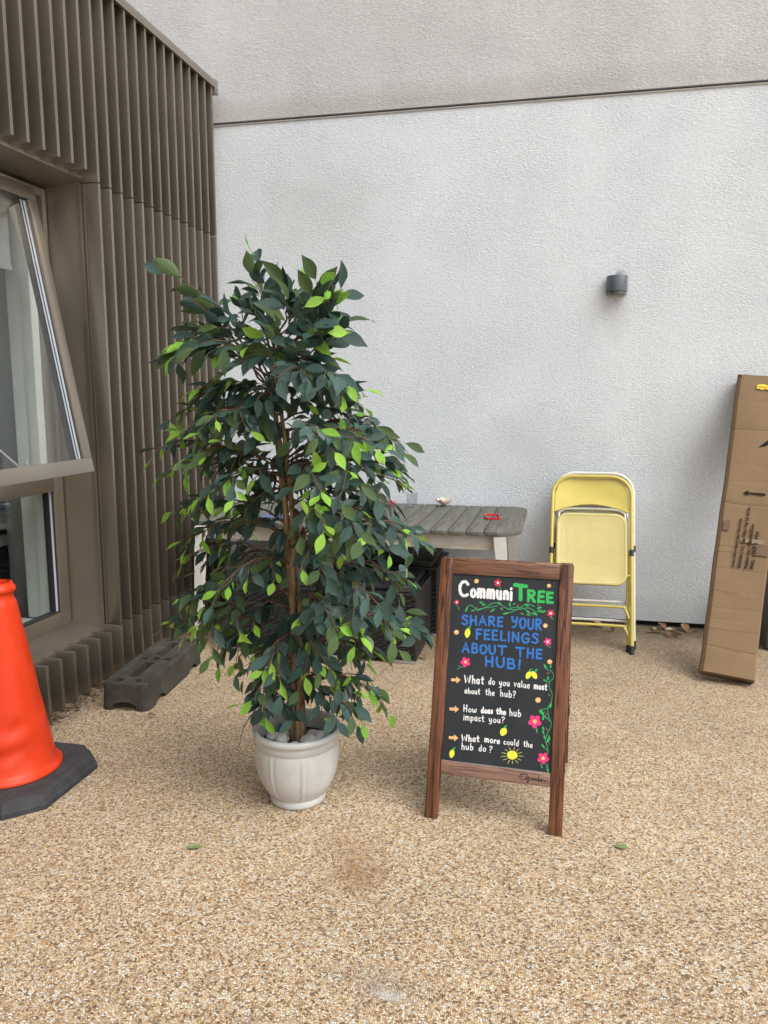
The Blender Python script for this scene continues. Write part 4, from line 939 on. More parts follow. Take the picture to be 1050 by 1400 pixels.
for cx, cy, r in ((238, 67, 15), (702, 97, 13), (679, 352, 15), (110, 394, 16), (707, 583, 16), (632, 828, 18)):
    q = MB(); blobp(q, cx, cy, r, r * .95, ZP + .0004); q.build('painted_orange', PO, pn, None)
    q = MB(); blobp(q, cx - 1, cy - r * .1, r * .45, r * .4, ZP + .0007, 0, 8); q.build('painted_highlight', paint('cream_pen', (.85, .66, .42)), pn, None)
for cx, cy, rx, ry, rot in ((181, 398, 18, 32, .15), (571, 668, 17, 28, .5), (608, 668, 17, 28, -.5), (411, 1030, 22, 29, .5), (81, 1170, 17, 29, .2)):
    q = MB(); blobp(q, cx, cy, rx, ry, ZP + .0004, rot, 18, .35); q.build('painted_lemon', PY, pn, None)
    q = MB(); ribbon(q, [(cx + 4, cy - ry + 4), (cx + 10, cy - ry - 6), (cx + 20, cy - ry - 8)], 3.5, ZP + .0007); ribbon(q, [(cx + 6, cy - ry), (cx + 16, cy - ry + 6)], 3, ZP + .0008); q.build('lemon_leaf', PG, pn, None)
q = MB(); blobp(q, 467, 1180, 34, 28, ZP + .0004, .1, 24); q.build('painted_sun', PY, pn, None)
q = MB()
for k in range(13):
    a = k * 2 * math.pi / 13 + .1; ribbon(q, [(467 + 42 * math.cos(a), 1182 + 36 * math.sin(a)), (467 + 74 * math.cos(a) * rg.uniform(.85, 1.1), 1182 + 58 * math.sin(a) * rg.uniform(.85, 1.05))], 2, ZP + .0003, True)
q.build('sun_rays', paint('pale_yellow_pen', (.6, .58, .2)), pn, None)
def vine(curves, leaves, dots):
    q = MB()
    for i, c_ in enumerate(curves): ribbon(q, [(p.x, p.y) for p in spline([(a, b, 0) for a, b in c_], 8)], 2.3, ZP + .0002 + i * .0001)
    q.build('painted_vine', PGd, pn, None); q = MB()
    for i, (x_, y_, r_, a) in enumerate(leaves): blobp(q, x_, y_, r_, r_ * .36, ZP + .0007 + (i % 3) * .0001, a, 12)
    q.build('vine_leaves', PG, pn, None); q = MB()
    for x_, y_ in dots: blobp(q, x_, y_, 2.6, 2.6, ZP + .0007, 0, 6)
    q.build('vine_berries', PO, pn, None)
vine([[(168, 258), (180, 232), (205, 222), (250, 250), (300, 232), (350, 206), (400, 222), (450, 248), (520, 246), (570, 238), (620, 262), (680, 262)], [(205, 258), (250, 246), (310, 236), (370, 226)], [(440, 250), (480, 236), (540, 242), (600, 284)], [(452, 246), (456, 214)], [(410, 276), (470, 262), (520, 236), (560, 212), (610, 230)]],
     [(174, 248, 16, 2.0), (270, 205, 15, .3), (285, 218, 12, -.3), (385, 208, 14, .6), (215, 256, 12, -.4), (345, 252, 13, -.8), (450, 214, 13, -1.5), (480, 213, 10, -.3), (425, 274, 17, -.2), (560, 222, 14, .4), (565, 262, 13, 1), (572, 282, 12, .2), (612, 276, 18, .5), (640, 238, 16, -.3), (645, 256, 14, .2), (667, 262, 15, -.4), (530, 276, 11, .5), (400, 246, 10, .6)],
     [(240, 238), (248, 258), (330, 262), (336, 254), (402, 238), (500, 228), (506, 222), (575, 268), (630, 216), (636, 224), (560, 282)])
vine([[(678, 604), (692, 634), (712, 640), (730, 660), (728, 690), (704, 712), (706, 750), (722, 790), (716, 840), (694, 880), (700, 930), (717, 985), (690, 1045), (680, 1088), (692, 1130), (695, 1170)], [(664, 700), (690, 710), (706, 712)], [(694, 880), (640, 900), (700, 950)], [(655, 1115), (690, 1150)], [(718, 970), (640, 905)], [(670, 1050), (682, 1070)], [(694, 1240), (694, 1262), (700, 1282)]],
     [(678, 614, 16, 1.1), (712, 612, 14, -1.4), (676, 702, 12, .5), (695, 688, 14, 1.6), (712, 862, 19, -1.3), (655, 905, 22, .8), (666, 942, 17, -1.2), (666, 1010, 15, 1.3), (664, 1034, 13, 1), (698, 1082, 22, -1.1), (664, 1122, 15, .9), (672, 1066, 12, 1.2), (694, 1276, 15, 1.3), (655, 1250, 12, 1), (700, 1060, 9, 1.4), (624, 1022, 13, 1.5)],
     [(692, 656), (702, 654), (700, 792), (706, 800), (676, 905), (688, 918), (680, 925), (690, 1016), (686, 1008), (704, 1108)])
# scrawled signature on the bottom rail
q = MB(); zz = .0001
sgn = ['~512,1325 526,1300 540,1306 566,1306 572,1318 556,1334 530,1340', '~522,1336 534,1308', '~560,1322 562,1338 576,1330 582,1318', '~582,1320 572,1356 588,1336 600,1330 604,1340 616,1330 620,1342 632,1332', '~632,1332 636,1346 648,1334 652,1346 662,1338', '~656,1316 650,1346 664,1348', '~664,1346 676,1336 672,1350 686,1342 700,1350 716,1346']
for i, s_ in enumerate(sgn):
    pts = spline([(*map(float, p.split(',')), 0) for p in s_[1:].split()], 6); 
    oldz = -.0018 + .0001 * i; ribbon(q, [((p.x - 512) * .88 + 512, p.y - 4) for p in pts], 2.1, oldz)
q.build('signature', inkm, rl, None, label='scrawled black signature')

# ------------------------------------------------------------------ potted tree
TB0 = V((-.888, 2.545, 0))
tr = thing('potted_tree', 'tall artificial fig tree in a cream pot, dark green leaves with lime green tips', 'potted tree', TB0)
potm = Mat('cream_glazed_pot', rough=.34, spec=.5)
c = potm.ramp(potm.noise(6, 6, .6), [(.3, (.46, .455, .44)), (.7, (.58, .575, .56))]); c = potm.mix(potm.rng(potm.noise(16, 6, .75, sc=(1, 1, .6)), .56, .78, 0, .45), c, (.36, .33, .29)); c = potm.mix(potm.rng(potm.noise(90, 3), .66, .75, 0, .5), c, (.28, .24, .2)); potm.color(c); potm.rough(potm.rng(potm.noise(14, 4), .3, .7, .26, .45)); potm.bump(potm.noise(30, 3), .0015, .6)
def potmod(a, z):
    if .03 < z < .213:
        b = 0
        for k in range(8):
            d = ((a - math.pi / 8 * 1.15 - k * math.pi / 4 + math.pi) % (2 * math.pi)) - math.pi
            b += .030 * math.exp(-(d / .030) ** 2) - .020 * math.exp(-((d - .068) / .018) ** 2) - .020 * math.exp(-((d + .068) / .018) ** 2)
        return 1 + b * min(1, (z - .03) / .012, (.213 - z) / .01)
    return 1
pp = [(0, .001), (.094, .001), (.099, .004), (.101, .014), (.099, .024), (.096, .028), (.100, .034), (.114, .048), (.1315, .080), (.1415, .112), (.1470, .145), (.1490, .175), (.1478, .200), (.1445, .2125), (.1435, .216), (.146, .219), (.149, .238), (.148, .244), (.147, .247), (.152, .249), (.158, .254), (.1605, .262), (.159, .270), (.153, .2755), (.146, .275), (.141, .270), (.139, .26), (.137, .23), (.132, .205)]
MB().lathe(pp, 144, TB0, potmod).build('pot', potm.m, tr, 60)
so_ = MB(); so_.lathe([(0, .222), (.05, .224), (.10, .218), (.1325, .212)], 32, TB0)
for v in so_.v: v.z += rnd.uniform(-.004, .004)
so_.build('soil', plain('dark_soil', (.035, .024, .016), .95, var=.5, vs=80, bump=.004, bs=120), tr, 80)
# white stones lying in the pot
stm = plain('white_pebble', (.60, .60, .59), .5, var=.12, vs=30)
for i, (dx, dy, r, zz) in enumerate([(.052, -.035, .027, .238), (.083, .000, .026, .240), (.052, .022, .022, .236), (-.040, -.045, .027, .238), (-.045, .008, .025, .240), (-.080, -.030, .022, .238), (.098, -.035, .013, .232), (.108, .022, .014, .234), (-.020, -.085, .018, .234), (.02, -.08, .02, .236), (.075, -.068, .018, .235)]):
    bm = bmesh.new(); bmesh.ops.create_icosphere(bm, subdivisions=3, radius=1); rs = random.Random(i); sx, sy, sz = rs.uniform(.85, 1.2), rs.uniform(.85, 1.15), rs.uniform(.6, .8)
    c_ = TB0 + V((dx, dy, zz)); q = MB(); vs = [c_ + V((v.co.x * sx, v.co.y * sy, v.co.z * sz)) * r * (1 + .06 * math.sin(v.co.x * 3 + i) + .05 * math.sin(v.co.y * 4)) for v in bm.verts]
    q.add(vs, [[v.index for v in f.verts] for f in bm.faces]); bm.free()
    pos = ['right front', 'right middle', 'right of the trunk, small', 'left front', 'left of the trunk', 'far left', 'tiny right front', 'tiny far right', 'front left, small', 'front centre', 'front right, small'][i]
    solo(q, 'white_stone', stm, c_ - V((0, 0, r * .6)), 'smooth white stone on the soil in the pot, %s' % pos, 'stone', 'white stones in the pot', 80)
# trunks: twisted stems
bark = Mat('pale_brown_bark', rough=.8, spec=.3)
g1 = bark.noise(1, 5, .65, .8, sc=(60, 60, 9)); c = bark.ramp(g1, [(.33, (.085, .05, .024)), (.5, (.27, .18, .10)), (.66, (.46, .33, .20))]); c = bark.mix(bark.rng(bark.noise(24, 3), .6, .7, 0, .6), c, (.07, .04, .02)); bark.color(c); bark.bump(g1, .004, .9)
TP = [(0, .20), (.004, .5), (-.004, .8), (-.012, 1.05), (-.035, 1.25), (-.055, 1.45), (-.07, 1.62)]
def trunk_at(z):
    for (x0, z0), (x1, z1) in zip(TP, TP[1:]):
        if z <= z1 or z1 == TP[-1][1]: t = (z - z0) / (z1 - z0); return TB0 + V((x0 + (x1 - x0) * t, 0, z))
for k, (ph_, rad, zt) in enumerate(((0, .0175, 1.60), (2.3, .0150, 1.5), (4.3, .0115, 1.35))):
    pts = []; rs = []
    for i in range(40):
        z = .205 + (zt - .205) * i / 39; c_ = trunk_at(z); tw = ph_ + z * 3.2; rr_ = .017 * (1 - .3 * i / 39)
        pts.append(c_ + V((rr_ * math.cos(tw), rr_ * math.sin(tw), 0)) + V((rnd.uniform(-.0012, .0012), rnd.uniform(-.0012, .0012), 0))); rs.append(rad * (1 - .62 * i / 39) * rnd.uniform(.94, 1.07))
    MB().tube(pts, rs, 10).build('trunk', bark.m, tr, 60)

# leaves
LM = {'d': leaf_mat('leaf_dark', (.009, .032, .025), (.052, .108, .088), (.15, .23, .18), .30, .06), 'm': leaf_mat('leaf_mid', (.030, .070, .022), (.085, .140, .045), (.17, .25, .10), .36, .15), 'l': leaf_mat('leaf_lime', (.17, .40, .030), (.34, .62, .08), (.45, .66, .16), .42, .25)}
def leaf_geo(curl, fold, wid, twist=0):
    """unit leaf along +Y, face +Z"""
    prof = [(0, .0), (.06, .05), (.16, .34), (.30, .74), (.44, .98), (.58, 1), (.72, .80), (.85, .42), (.94, .14), (1, 0)]
    vs, uv, fs = [], [], []
    for t, w_ in prof:
        z = -curl * t * t + .05 * curl * math.sin(t * 9); y = t * (1 - abs(curl) * .12 * t)
        for s_ in (-1, 0, 1):
            x_ = s_ * w_ * wid * .5; vs.append(V((x_ + twist * t * t * .3, y, z + abs(s_) * w_ * fold * .5 + (.012 * math.sin(t * 14 + s_) if s_ else 0)))); uv.append((.5 + s_ * w_ * .5, t))
    for i in range(len(prof) - 1):
        a = i * 3
        fs += [(a, a + 1, a + 4, a + 3), (a + 1, a + 2, a + 5, a + 4)]
    vs += [V((-.008, -.10, .012)), V((.008, -.10, .012)), V((.008, .05, 0)), V((-.008, .05, 0))]; uv += [(.5, 0)] * 4; fs.append((30, 31, 32, 33))
    return vs, fs, uv
shapes = [leaf_geo(c_, f_, w_, t_) for c_, f_, w_, t_ in ((.14, .16, .40, 0), (.32, .12, .44, .15), (.06, .22, .37, -.15), (.50, .14, .42, .05), (-.14, .16, .42, .2))]
LMESH = {}
for k in LM:
    for i, (vs, fs, uv) in enumerate(shapes):
        q = MB(); q.add(vs, fs, list(uv)); LMESH[k, i] = q.mesh('leaf', LM[k], V(), 180)
# --- branches: (tip x, tip depth offset, tip z, start z, arch, droop)
rt = random.Random(21)
leaves = []; twigs = MB()
def twig_r(p0, r0, r1, n): return [r0 + (r1 - r0) * i / (n - 1) for i in range(n)]
def add_leaf(p, d, up, size, kind):
    d = d.normalized(); x_ = d.cross(up); 
    if x_.length < .05: x_ = d.cross(V((1, 0, 0)))
    x_.normalize(); z_ = x_.cross(d).normalized()
    m_ = M((x_, d, z_)).transposed().to_4x4(); m_ = M.Translation(p + d * .012) @ m_ @ M.Rotation(rt.uniform(-.5, .5), 4, 'Y') @ M.Scale(size, 4)
    leaves.append((m_, kind, rt.randrange(len(shapes))))
camv = V((0, 0, 1.45))
def spray(path, dens, droop, lime, sz=1.0):
    """leaves alternately along a twig path"""
    L_ = sum((b - a).length for a, b in zip(path, path[1:])); n_ = max(3, int(L_ / dens)); 
    for k in range(n_ + 1):
        t = (k + .35) / (n_ + .35); i = min(len(path) - 2, int(t * (len(path) - 1))); f_ = t * (len(path) - 1) - i
        if t > 1: continue
        p = path[i].lerp(path[i + 1], min(1, f_)); tg = (path[i + 1] - path[i]).normalized(); side = tg.cross(V((0, 0, 1)))
        if side.length < .1: side = V((1, 0, 0))
        side.normalize(); s_ = 1 if k % 2 else -1
        out = (p - TB0); out.z = 0; out = out.normalized() if out.length > .01 else V((0, -1, 0))
        d = tg * .8 + out * .35 + side * s_ * rt.uniform(.4, 1.3) + V((0, 0, -droop * rt.uniform(.1, 1.5))) + V([rt.uniform(-.55, .55) for _ in range(3)])
        tip = t > .8
        kind = 'd'
        r_ = rt.random()
        if tip and r_ < lime * .9: kind = 'l'
        elif r_ > .91: kind = 'l' if lime > .1 and rt.random() < .35 else 'm'
        elif r_ > (.58 if p.x < -1.08 else .74): kind = 'm'  # more olive leaves on the left: backlit look put into the colour
        size = rt.uniform(.060, .092) * (1.0 + .28 * max(0, min(1, (p.z - 1.40) / .2))) * sz * (.80 if kind == 'l' else 1)
        up = V((0, 0, 1)) * (.7) + out * .8 + (camv - p).normalized() * .35 + V([rt.uniform(-.55, .55) for _ in range(3)])
        if p.z < .40 and math.hypot(p.x - TB0.x, p.y - TB0.y) < .21:
            if p.z < .33: continue
            d.z = max(d.z, -.35); size *= .8
        add_leaf(p, d, up, size, kind)
def bez(a, b, c, n): return [a * (1 - t) ** 2 + b * 2 * t * (1 - t) + c * t * t for t in [i / (n - 1) for i in range(n)]]
def branch(tx, dy, tz, z0=None, arch=.10, droop=.7, lime=.6, sub=4, sz=1.0, dens=.030):
    tip = V((tx, TB0.y + dy, tz)); hr = math.hypot(tx - TB0.x, dy)
    if z0 is None: z0 = tz + (.02 if tz > 1.2 else .10) - hr * .25
    z0 = max(.42, min(1.60, z0)); st_ = trunk_at(z0)
    mid = st_.lerp(tip, .5) + V((0, 0, arch + hr * .18)); path = bez(st_, mid, tip, 12)
    for p in path[2:-1]: p += V([rt.uniform(-.006, .006) for _ in range(3)])
    twigs.tube(path, twig_r(0, .0042, .0016, 12), 5, False)
    spray(path[5:], dens * .9, droop, lime, sz)
    for k in range(sub):
        t = .30 + .62 * (k + rt.random() * .6) / sub; i = int(t * 11); p = path[i]; tg = (path[min(i + 1, 11)] - p).normalized(); 
        side = tg.cross(V((0, 0, 1))).normalized() * (1 if k % 2 else -1)
        ln = rt.uniform(.10, .17) * (1.0 - .3 * t); e = p + tg * ln * .75 + side * ln * rt.uniform(.4, .9) + V((0, 0, -ln * droop * rt.uniform(.3, .9)))
        pt = bez(p, p + tg * ln * .5 + V((0, 0, .02)) + side * ln * .2, e, 6); twigs.tube(pt, twig_r(0, .0024, .0012, 6), 4, False); spray(pt, .0285, droop * 1.15, lime, sz * .96)
# outline branches (x, depth, height of the tips)
OUT = [(-0.956, 0.00, 1.818, 1.45, 0.00, -0.35, 0.30, 2, 0.90),
       (-1.006, 0.05, 1.795, 1.44, 0.00, -0.20, 0.20, 2, 0.90),
       (-0.845, -0.05, 1.777, 1.57, 0.00, -0.35, 0.10, 2, 1.03),
       (-0.783, 0.05, 1.775, 1.56, 0.00, -0.35, 0.20, 2, 1.08),
       (-0.688, -0.10, 1.755, 1.44, 0.00, -0.40, 0.30, 2, 1.03),
       (-0.728, 0.00, 1.708, 1.55, 0.00, -0.10, 0.50, 2, 1.03),
       (-0.693, -0.05, 1.660, 1.42, 0.02, 0.10, 0.40, 2, 1.03),
       (-0.725, -0.20, 1.632, 1.55, 0.00, 0.00, 0.30, 2, 1.03),
       (-0.775, -0.20, 1.708, 1.56, 0.00, -0.30, 0.30, 2, 0.99),
       (-0.847, -0.25, 1.631, 1.43, 0.00, 0.00, 0.30, 2, 0.99),
       (-1.291, 0.00, 1.855, 1.44, 0.00, 0.10, 0.05, 2, 0.99),
       (-1.189, -0.10, 1.748, 1.43, 0.00, 0.20, 0.05, 2, 0.90),
       (-1.280, 0.05, 1.691, 1.43, 0.02, 0.20, 0.20, 2, 0.99),
       (-1.325, 0.00, 1.577, None, 0.02, 0.20, 0.20, 4, 1.03),
       (-1.185, -0.15, 1.604, None, 0.02, 0.30, 0.30, 2, 0.99),
       (-1.039, -0.25, 1.586, None, 0.02, 0.40, 0.50, 2, 0.99),
       (-1.035, 0.10, 1.666, 1.42, 0.02, 0.20, 0.20, 2, 0.90),
       (-0.893, -0.20, 1.564, None, 0.02, 0.50, 0.50, 2, 0.90),
       (-0.733, -0.30, 1.495, None, 0.04, 0.50, 0.50, 2, 1.00),
       (-0.774, -0.10, 1.544, None, 0.02, 0.40, 0.30, 4, 1.10),
       (-0.675, 0.00, 1.464, None, 0.03, 0.30, 0.50, 5, 1.10),
       (-0.662, -0.20, 1.497, None, 0.03, 0.40, 0.40, 4, 1.00),
       (-0.709, 0.10, 1.377, None, 0.03, 0.30, 0.40, 4, 1.00),
       (-1.282, 0.00, 1.376, None, 0.04, 0.40, 0.80, 5, 1.00),
       (-1.357, 0.00, 1.268, None, 0.04, 0.50, 1.00, 5, 1.00),
       (-1.183, -0.18, 1.336, None, 0.04, 0.60, 0.90, 4, 1.00),
       (-1.036, -0.28, 1.377, None, 0.04, 0.70, 0.80, 4, 1.00),
       (-1.227, 0.20, 1.397, None, 0.03, 0.50, 0.60, 4, 1.00),
       (-1.172, -0.05, 1.452, None, 0.03, 0.40, 0.30, 5, 1.10),
       (-0.513, 0.00, 1.291, None, 0.06, 0.30, 0.60, 6, 1.00),
       (-0.507, -0.10, 1.201, None, 0.06, 0.50, 0.70, 5, 1.00),
       (-0.630, 0.15, 1.326, None, 0.05, 0.40, 0.30, 5, 1.00),
       (-0.590, -0.30, 1.309, None, 0.05, 0.80, 0.70, 4, 1.00),
       (-0.678, -0.38, 1.334, None, 0.05, 0.90, 0.70, 2, 1.00),
       (-0.575, -0.28, 1.177, None, 0.05, 0.80, 0.70, 4, 1.00),
       (-0.670, -0.38, 1.165, None, 0.05, 0.90, 0.70, 2, 1.00),
       (-0.525, 0.10, 1.130, None, 0.05, 0.40, 0.60, 5, 1.00),
       (-0.542, -0.15, 1.276, None, 0.05, 0.60, 0.50, 5, 1.00),
       (-1.403, 0.10, 1.158, None, 0.05, 0.50, 0.70, 5, 1.00),
       (-1.267, -0.05, 0.949, None, 0.05, 0.70, 0.90, 5, 1.00),
       (-1.391, 0.12, 1.019, None, 0.05, 0.50, 0.80, 5, 1.00),
       (-1.066, -0.28, 1.138, None, 0.05, 0.90, 0.90, 4, 1.00),
       (-1.153, -0.20, 1.243, None, 0.05, 0.70, 0.70, 4, 1.00),
       (-0.443, 0.00, 0.954, None, 0.07, 0.40, 0.80, 6, 1.00),
       (-0.473, -0.15, 1.011, None, 0.06, 0.50, 0.70, 5, 1.00),
       (-0.505, 0.10, 0.797, None, 0.06, 0.50, 0.50, 5, 1.00),
       (-0.507, -0.20, 0.963, None, 0.06, 0.70, 0.40, 5, 1.00),
       (-0.570, -0.30, 1.026, None, 0.06, 0.90, 0.60, 4, 1.00),
       (-0.667, -0.36, 1.055, None, 0.06, 1.00, 0.70, 2, 1.00),
       (-0.554, -0.10, 1.107, None, 0.06, 0.60, 0.50, 5, 1.00),
       (-1.382, 0.00, 0.610, None, 0.05, 0.50, 0.80, 6, 1.00),
       (-1.260, -0.10, 0.746, None, 0.05, 0.60, 0.70, 6, 1.00),
       (-1.145, -0.20, 0.680, None, 0.05, 0.80, 0.60, 5, 1.00),
       (-1.024, -0.30, 0.840, None, 0.06, 1.00, 0.70, 4, 1.00),
       (-1.190, 0.20, 0.814, None, 0.05, 0.70, 0.30, 5, 1.00),
       (-1.314, 0.10, 0.857, None, 0.05, 0.60, 0.40, 5, 1.00),
       (-0.435, 0.00, 0.658, None, 0.06, 0.40, 0.50, 6, 1.00),
       (-0.505, -0.10, 0.674, None, 0.06, 0.70, 0.50, 6, 1.00),
       (-0.521, -0.28, 0.810, None, 0.06, 0.90, 0.40, 4, 1.00),
       (-0.634, -0.34, 0.740, None, 0.06, 1.00, 0.70, 5, 1.00),
       (-0.715, 0.20, 0.786, None, 0.05, 0.70, 0.30, 5, 1.00),
       (-0.688, -0.30, 0.908, None, 0.05, 0.90, 0.40, 2, 1.00),
       (-1.069, -0.05, 0.272, None, 0.05, 1.00, 0.60, 5, 1.00),
       (-1.130, -0.10, 0.571, None, 0.05, 0.80, 0.50, 5, 1.00),
       (-0.966, -0.20, 0.454, None, 0.05, 1.00, 0.60, 3, 1.00),
       (-0.894, -0.26, 0.572, None, 0.05, 1.10, 0.60, 3, 1.00),
       (-0.736, -0.20, 0.566, None, 0.05, 1.10, 0.50, 3, 1.00),
       (-0.606, 0.00, 0.412, None, 0.05, 0.80, 0.60, 5, 1.00),
       (-0.652, -0.10, 0.383, None, 0.05, 1.00, 0.40, 5, 1.00),
       (-0.608, 0.10, 0.535, None, 0.05, 0.70, 0.60, 5, 1.00),
       (-0.785, 0.15, 0.377, None, 0.05, 0.90, 0.30, 3, 1.00),
       (-0.916, -0.10, 0.365, None, 0.04, 1.20, 0.50, 3, 1.00),
       (-1.107, 0.25, 0.455, None, 0.05, 0.90, 0.30, 5, 1.00),
       (-1.253, 0.28, 0.939, None, 0.05, 0.80, 0.50, 5, 1.00),
       (-0.675, 0.28, 1.047, None, 0.05, 0.60, 0.30, 5, 1.00),
       (-0.769, 0.25, 1.424, None, 0.05, 0.60, 0.30, 5, 1.00),
       (-1.184, 0.28, 1.310, None, 0.05, 0.70, 0.50, 5, 1.00),
       (-0.744, 0.22, 0.497, None, 0.05, 0.90, 0.30, 5, 1.00),
       (-0.887, -0.20, 1.432, None, 0.03, 0.80, 0.20, 2, 1.00),
       (-0.946, -0.15, 1.431, None, 0.03, 0.80, 0.20, 4, 1.00),
       (-0.876, 0.20, 1.213, None, 0.03, 0.90, 0.10, 4, 1.00),
       (-1.047, 0.15, 1.106, None, 0.04, 0.90, 0.30, 4, 1.00),
       (-0.849, 0.15, 0.899, None, 0.03, 0.90, 0.10, 4, 1.00),
       (-1.034, 0.10, 0.678, None, 0.03, 0.90, 0.10, 5, 1.00),
       (-0.723, -0.10, 0.759, None, 0.03, 0.90, 0.10, 4, 1.00),
       (-1.036, -0.10, 1.453, None, 0.03, 0.60, 0.20, 5, 1.05),
       (-1.079, 0.10, 1.058, None, 0.03, 0.80, 0.30, 5, 1.00),
       (-0.763, 0.05, 1.329, None, 0.03, 0.60, 0.10, 5, 1.05),
       (-0.774, 0.10, 1.070, None, 0.03, 0.70, 0.10, 5, 1.00),
       (-1.157, 0.10, 1.215, None, 0.03, 0.70, 0.30, 5, 1.00)]
for a in OUT: branch(*a)
branch(-0.996, 0.0, 1.890, 1.46, .04, -.25, .2, 1, .95, .034)
branch(-1.10, -.05, 1.72, 1.44, .06, -.1, .2, 2, .95, .034)
# tight tufts where the branches leave the stems
for z, n_, kk in ((1.34, 12, .9), (1.26, 12, .9), (1.17, 14, .9), (.99, 12, 1), (.93, 10, 1), (.70, 14, 1.05), (.64, 10, 1), (.50, 12, 1), (.43, 10, .9), (1.08, 8, .9), (.56, 10, 1)):
    c_ = trunk_at(z)
    for k in range(n_):
        a = 2 * math.pi * k / n_ + rt.uniform(-.3, .3); o_ = V((math.cos(a), math.sin(a), 0)); p = c_ + o_ * rt.uniform(.02, .05) + V((0, 0, rt.uniform(-.03, .03)))
        add_leaf(p, o_ * rt.uniform(.4, 1) + V((0, 0, rt.uniform(-1.1, .35))), o_ + V((0, 0, .6)), rt.uniform(.07, .10) * kk, 'd')
twigs.build('twigs', plain('brown_twig', (.115, .062, .035), .7, var=.2, vs=60), tr, 60)

# the 300 leaves that show largest become parts, the others one joined part
F_ = 1080; fwv = V((-math.sin(YAW) * math.cos(PITCH), math.cos(YAW) * math.cos(PITCH), -math.sin(PITCH))); rtv = V((math.cos(YAW), math.sin(YAW), 0)); upv = rtv.cross(fwv)
zb = {}
for li, (m_, kd, sh) in enumerate(leaves):
    for vi in range(0, 30):
        for vj in (vi, ):
            w_ = m_ @ shapes[sh][0][vi]; d = w_ - camv; z = d.dot(fwv); k = (int((525 + F_ * d.dot(rtv) / z) / 5), int((700 - F_ * d.dot(upv) / z) / 5))
            if k not in zb or zb[k][0] > z: zb[k] = (z, li)
cnt = {}
for z, li in zb.values(): cnt[li] = cnt.get(li, 0) + 1
order = sorted(range(len(leaves)), key=lambda i: -cnt.get(i, 0)); big = set(order[:300])
rest = {k: MB() for k in LM}
for i, (m_, kd, sh) in enumerate(leaves):
    if i in big:
        o = bpy.data.objects.new('leaf', LMESH[kd, sh]); COL.objects.link(o); o.parent = tr; o.matrix_local = M.Translation(-TB0) @ m_
    else:
        vs, fs, uv = shapes[sh]; rest[kd].add([m_ @ v for v in vs], fs, list(uv))
restall = MB(); slots = []
for k in rest:
    restall.add(rest[k].v, rest[k].f, rest[k].uv); slots += ['dml'.index(k)] * len(rest[k].f)
ro = restall.build('foliage', None, tr, 180, kind='stuff')
for k in 'dml': ro.data.materials.append(LM[k])
for p, s_ in zip(ro.data.polygons, slots): p.material_index = s_
print('leaves', len(leaves))
# tag strip hanging from a twig
hs = MB(); hs.obox(V((-0.502, 2.60, 0.941)), V((.0038, 0, 0)), V((-.002, 0, -.120)), V((0, .0015, 0))); hs.obox(V((-0.503, 2.598, 0.935)), V((.006, 0, 0)), V((0, 0, .008)), V((0, .004, 0)))
solo(hs, 'hanging_tag', plain('white_strap', (.62, .60, .56), .5), (-0.502, 2.60, 0.941), 'thin white plastic strip hanging from a low right branch of the tree', 'strip', None, None)

# ------------------------------------------------------------------ fallen leaves and litter
def ground_leaf(name, label, x, y, rot, size, mat, cat='leaf', curl=1, group=None, z=.004):
    vs, fs, uv = leaf_geo(-.10 * curl, .12 * curl, .5); m_ = M.Translation((x, y, z)) @ M.Rotation(rot, 4, 'Z') @ M.Scale(size, 4)
    q = MB(); q.add([m_ @ v for v in vs], fs, list(uv)); return solo(q, name, mat, (x, y, 0), label, cat, group, 180)
gl1 = leaf_mat('fallen_green', (.17, .24, .08), (.26, .33, .13), (.34, .40, .2), .5, .1)
ground_leaf('fallen_leaf', 'green leaf lying on the gravel in front of and left of the pot', -1.135, 2.155, -1.4, .058, gl1)
ground_leaf('fallen_leaf', 'green leaf lying on the gravel right of the chalkboard feet', .205, 2.47, -1.9, .055, gl1)
dl = leaf_mat('dry_leaf', (.16, .085, .04), (.34, .21, .11), (.4, .3, .18), .8, .05)
dp = leaf_mat('dry_leaf_pale', (.36, .26, .16), (.50, .40, .28), (.5, .42, .3), .8, .05)
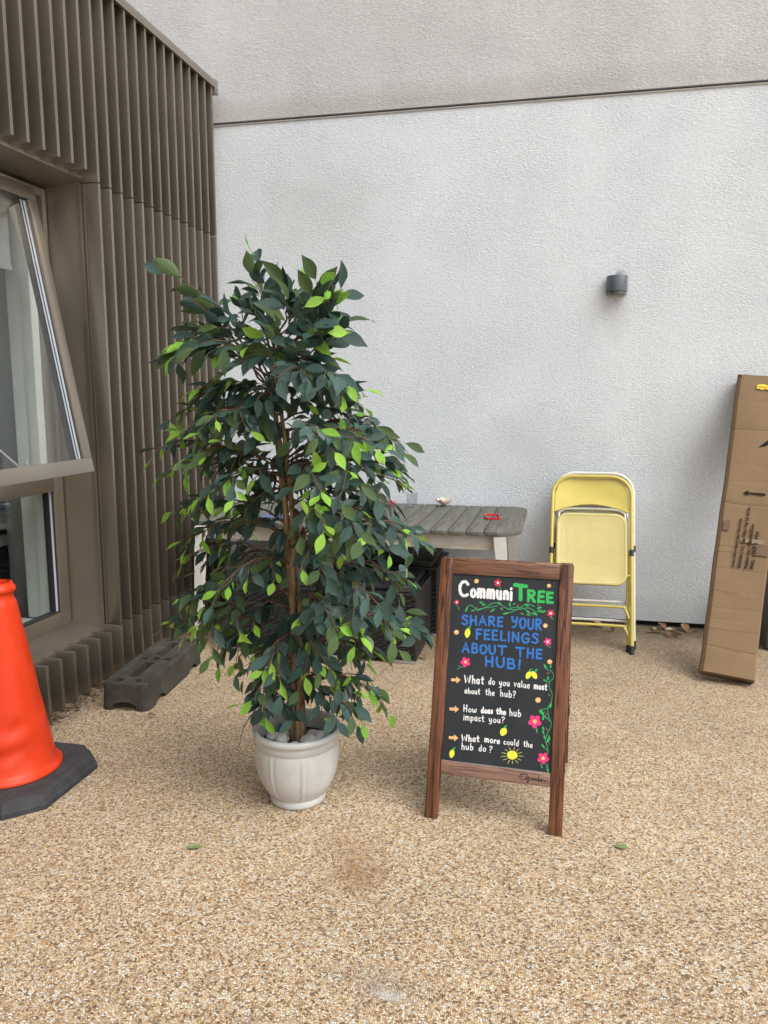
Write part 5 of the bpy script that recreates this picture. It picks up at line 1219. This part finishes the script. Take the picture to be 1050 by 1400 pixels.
for i, (x, y, rot, s_, lb, mt_) in enumerate(((.675, 4.955, .6, .085, 'curled brown dry leaf by the wall base between the chairs and the carton', dl), (.745, 4.90, 2.0, .11, 'large curled pale dry leaf by the wall left of the carton', dp), (.70, 4.86, 4.0, .07, 'small dark dry leaf in front of the curled ones by the wall', dl), (.30, 4.93, 1.0, .09, 'pale dry leaf under the folded chairs', dp), (.36, 4.90, 2.6, .08, 'brown dry leaf under the folded chairs', dl), (.50, 4.90, 1.7, .06, 'pale dry leaf just right of the chair feet', dp), (.585, 4.93, 3.0, .07, 'brown dry leaf by the wall nearest the chairs', dl), (-.69, 4.10, .5, .055, 'orange brown dry leaf beside the woven seat', dl), (-1.74, 3.08, 1.9, .045, 'thin brown dry leaf beside the rubber fence foot', dl), (.64, 4.93, 2.4, .09, 'crumpled pale dry leaf leaning on another by the wall right of the chairs', dp), (.79, 4.93, .2, .10, 'long brown dry leaf by the wall nearest the carton', dl), (.66, 4.80, -.5, .07, 'thin dark narrow dry leaf on the gravel right of the chairs', dl))):
    ground_leaf('dry_leaf', lb, x, y, rot, s_, mt_, 'leaf', 3.2, 'dry leaves by the walls', .008)
q = MB(); r5 = random.Random(5)
for k in range(420):
    if k < 260: x, y = FX + r5.gauss(.0, .035), r5.uniform(2.9, 3.6)
    elif k < 330: x, y = FX + .02 + abs(r5.gauss(0, .05)), r5.uniform(3.6, 4.9)
    else: x, y = r5.uniform(-.2, 1.2), WY - abs(r5.gauss(0, .06))
    a = r5.uniform(0, 6.3); l = r5.uniform(.006, .022); w_ = r5.uniform(.002, .006); c_ = V((x, y, r5.uniform(.003, .009))); e1 = V((math.cos(a), math.sin(a), r5.uniform(-.2, .3))) * l; e2 = V((-math.sin(a), math.cos(a), r5.uniform(-.3, .3))) * w_
    q.add([c_ - e1, c_ + e2 + V((0, 0, .002)), c_ + e1, c_ - e2], [(0, 3, 2, 1)])
o = q.build('leaf_litter', plain('brown_litter', (.10, .055, .03), .9, var=.4, vs=60), None, None); o['kind'] = 'stuff'; o['label'] = 'brown leaf litter by the foot of the walls'
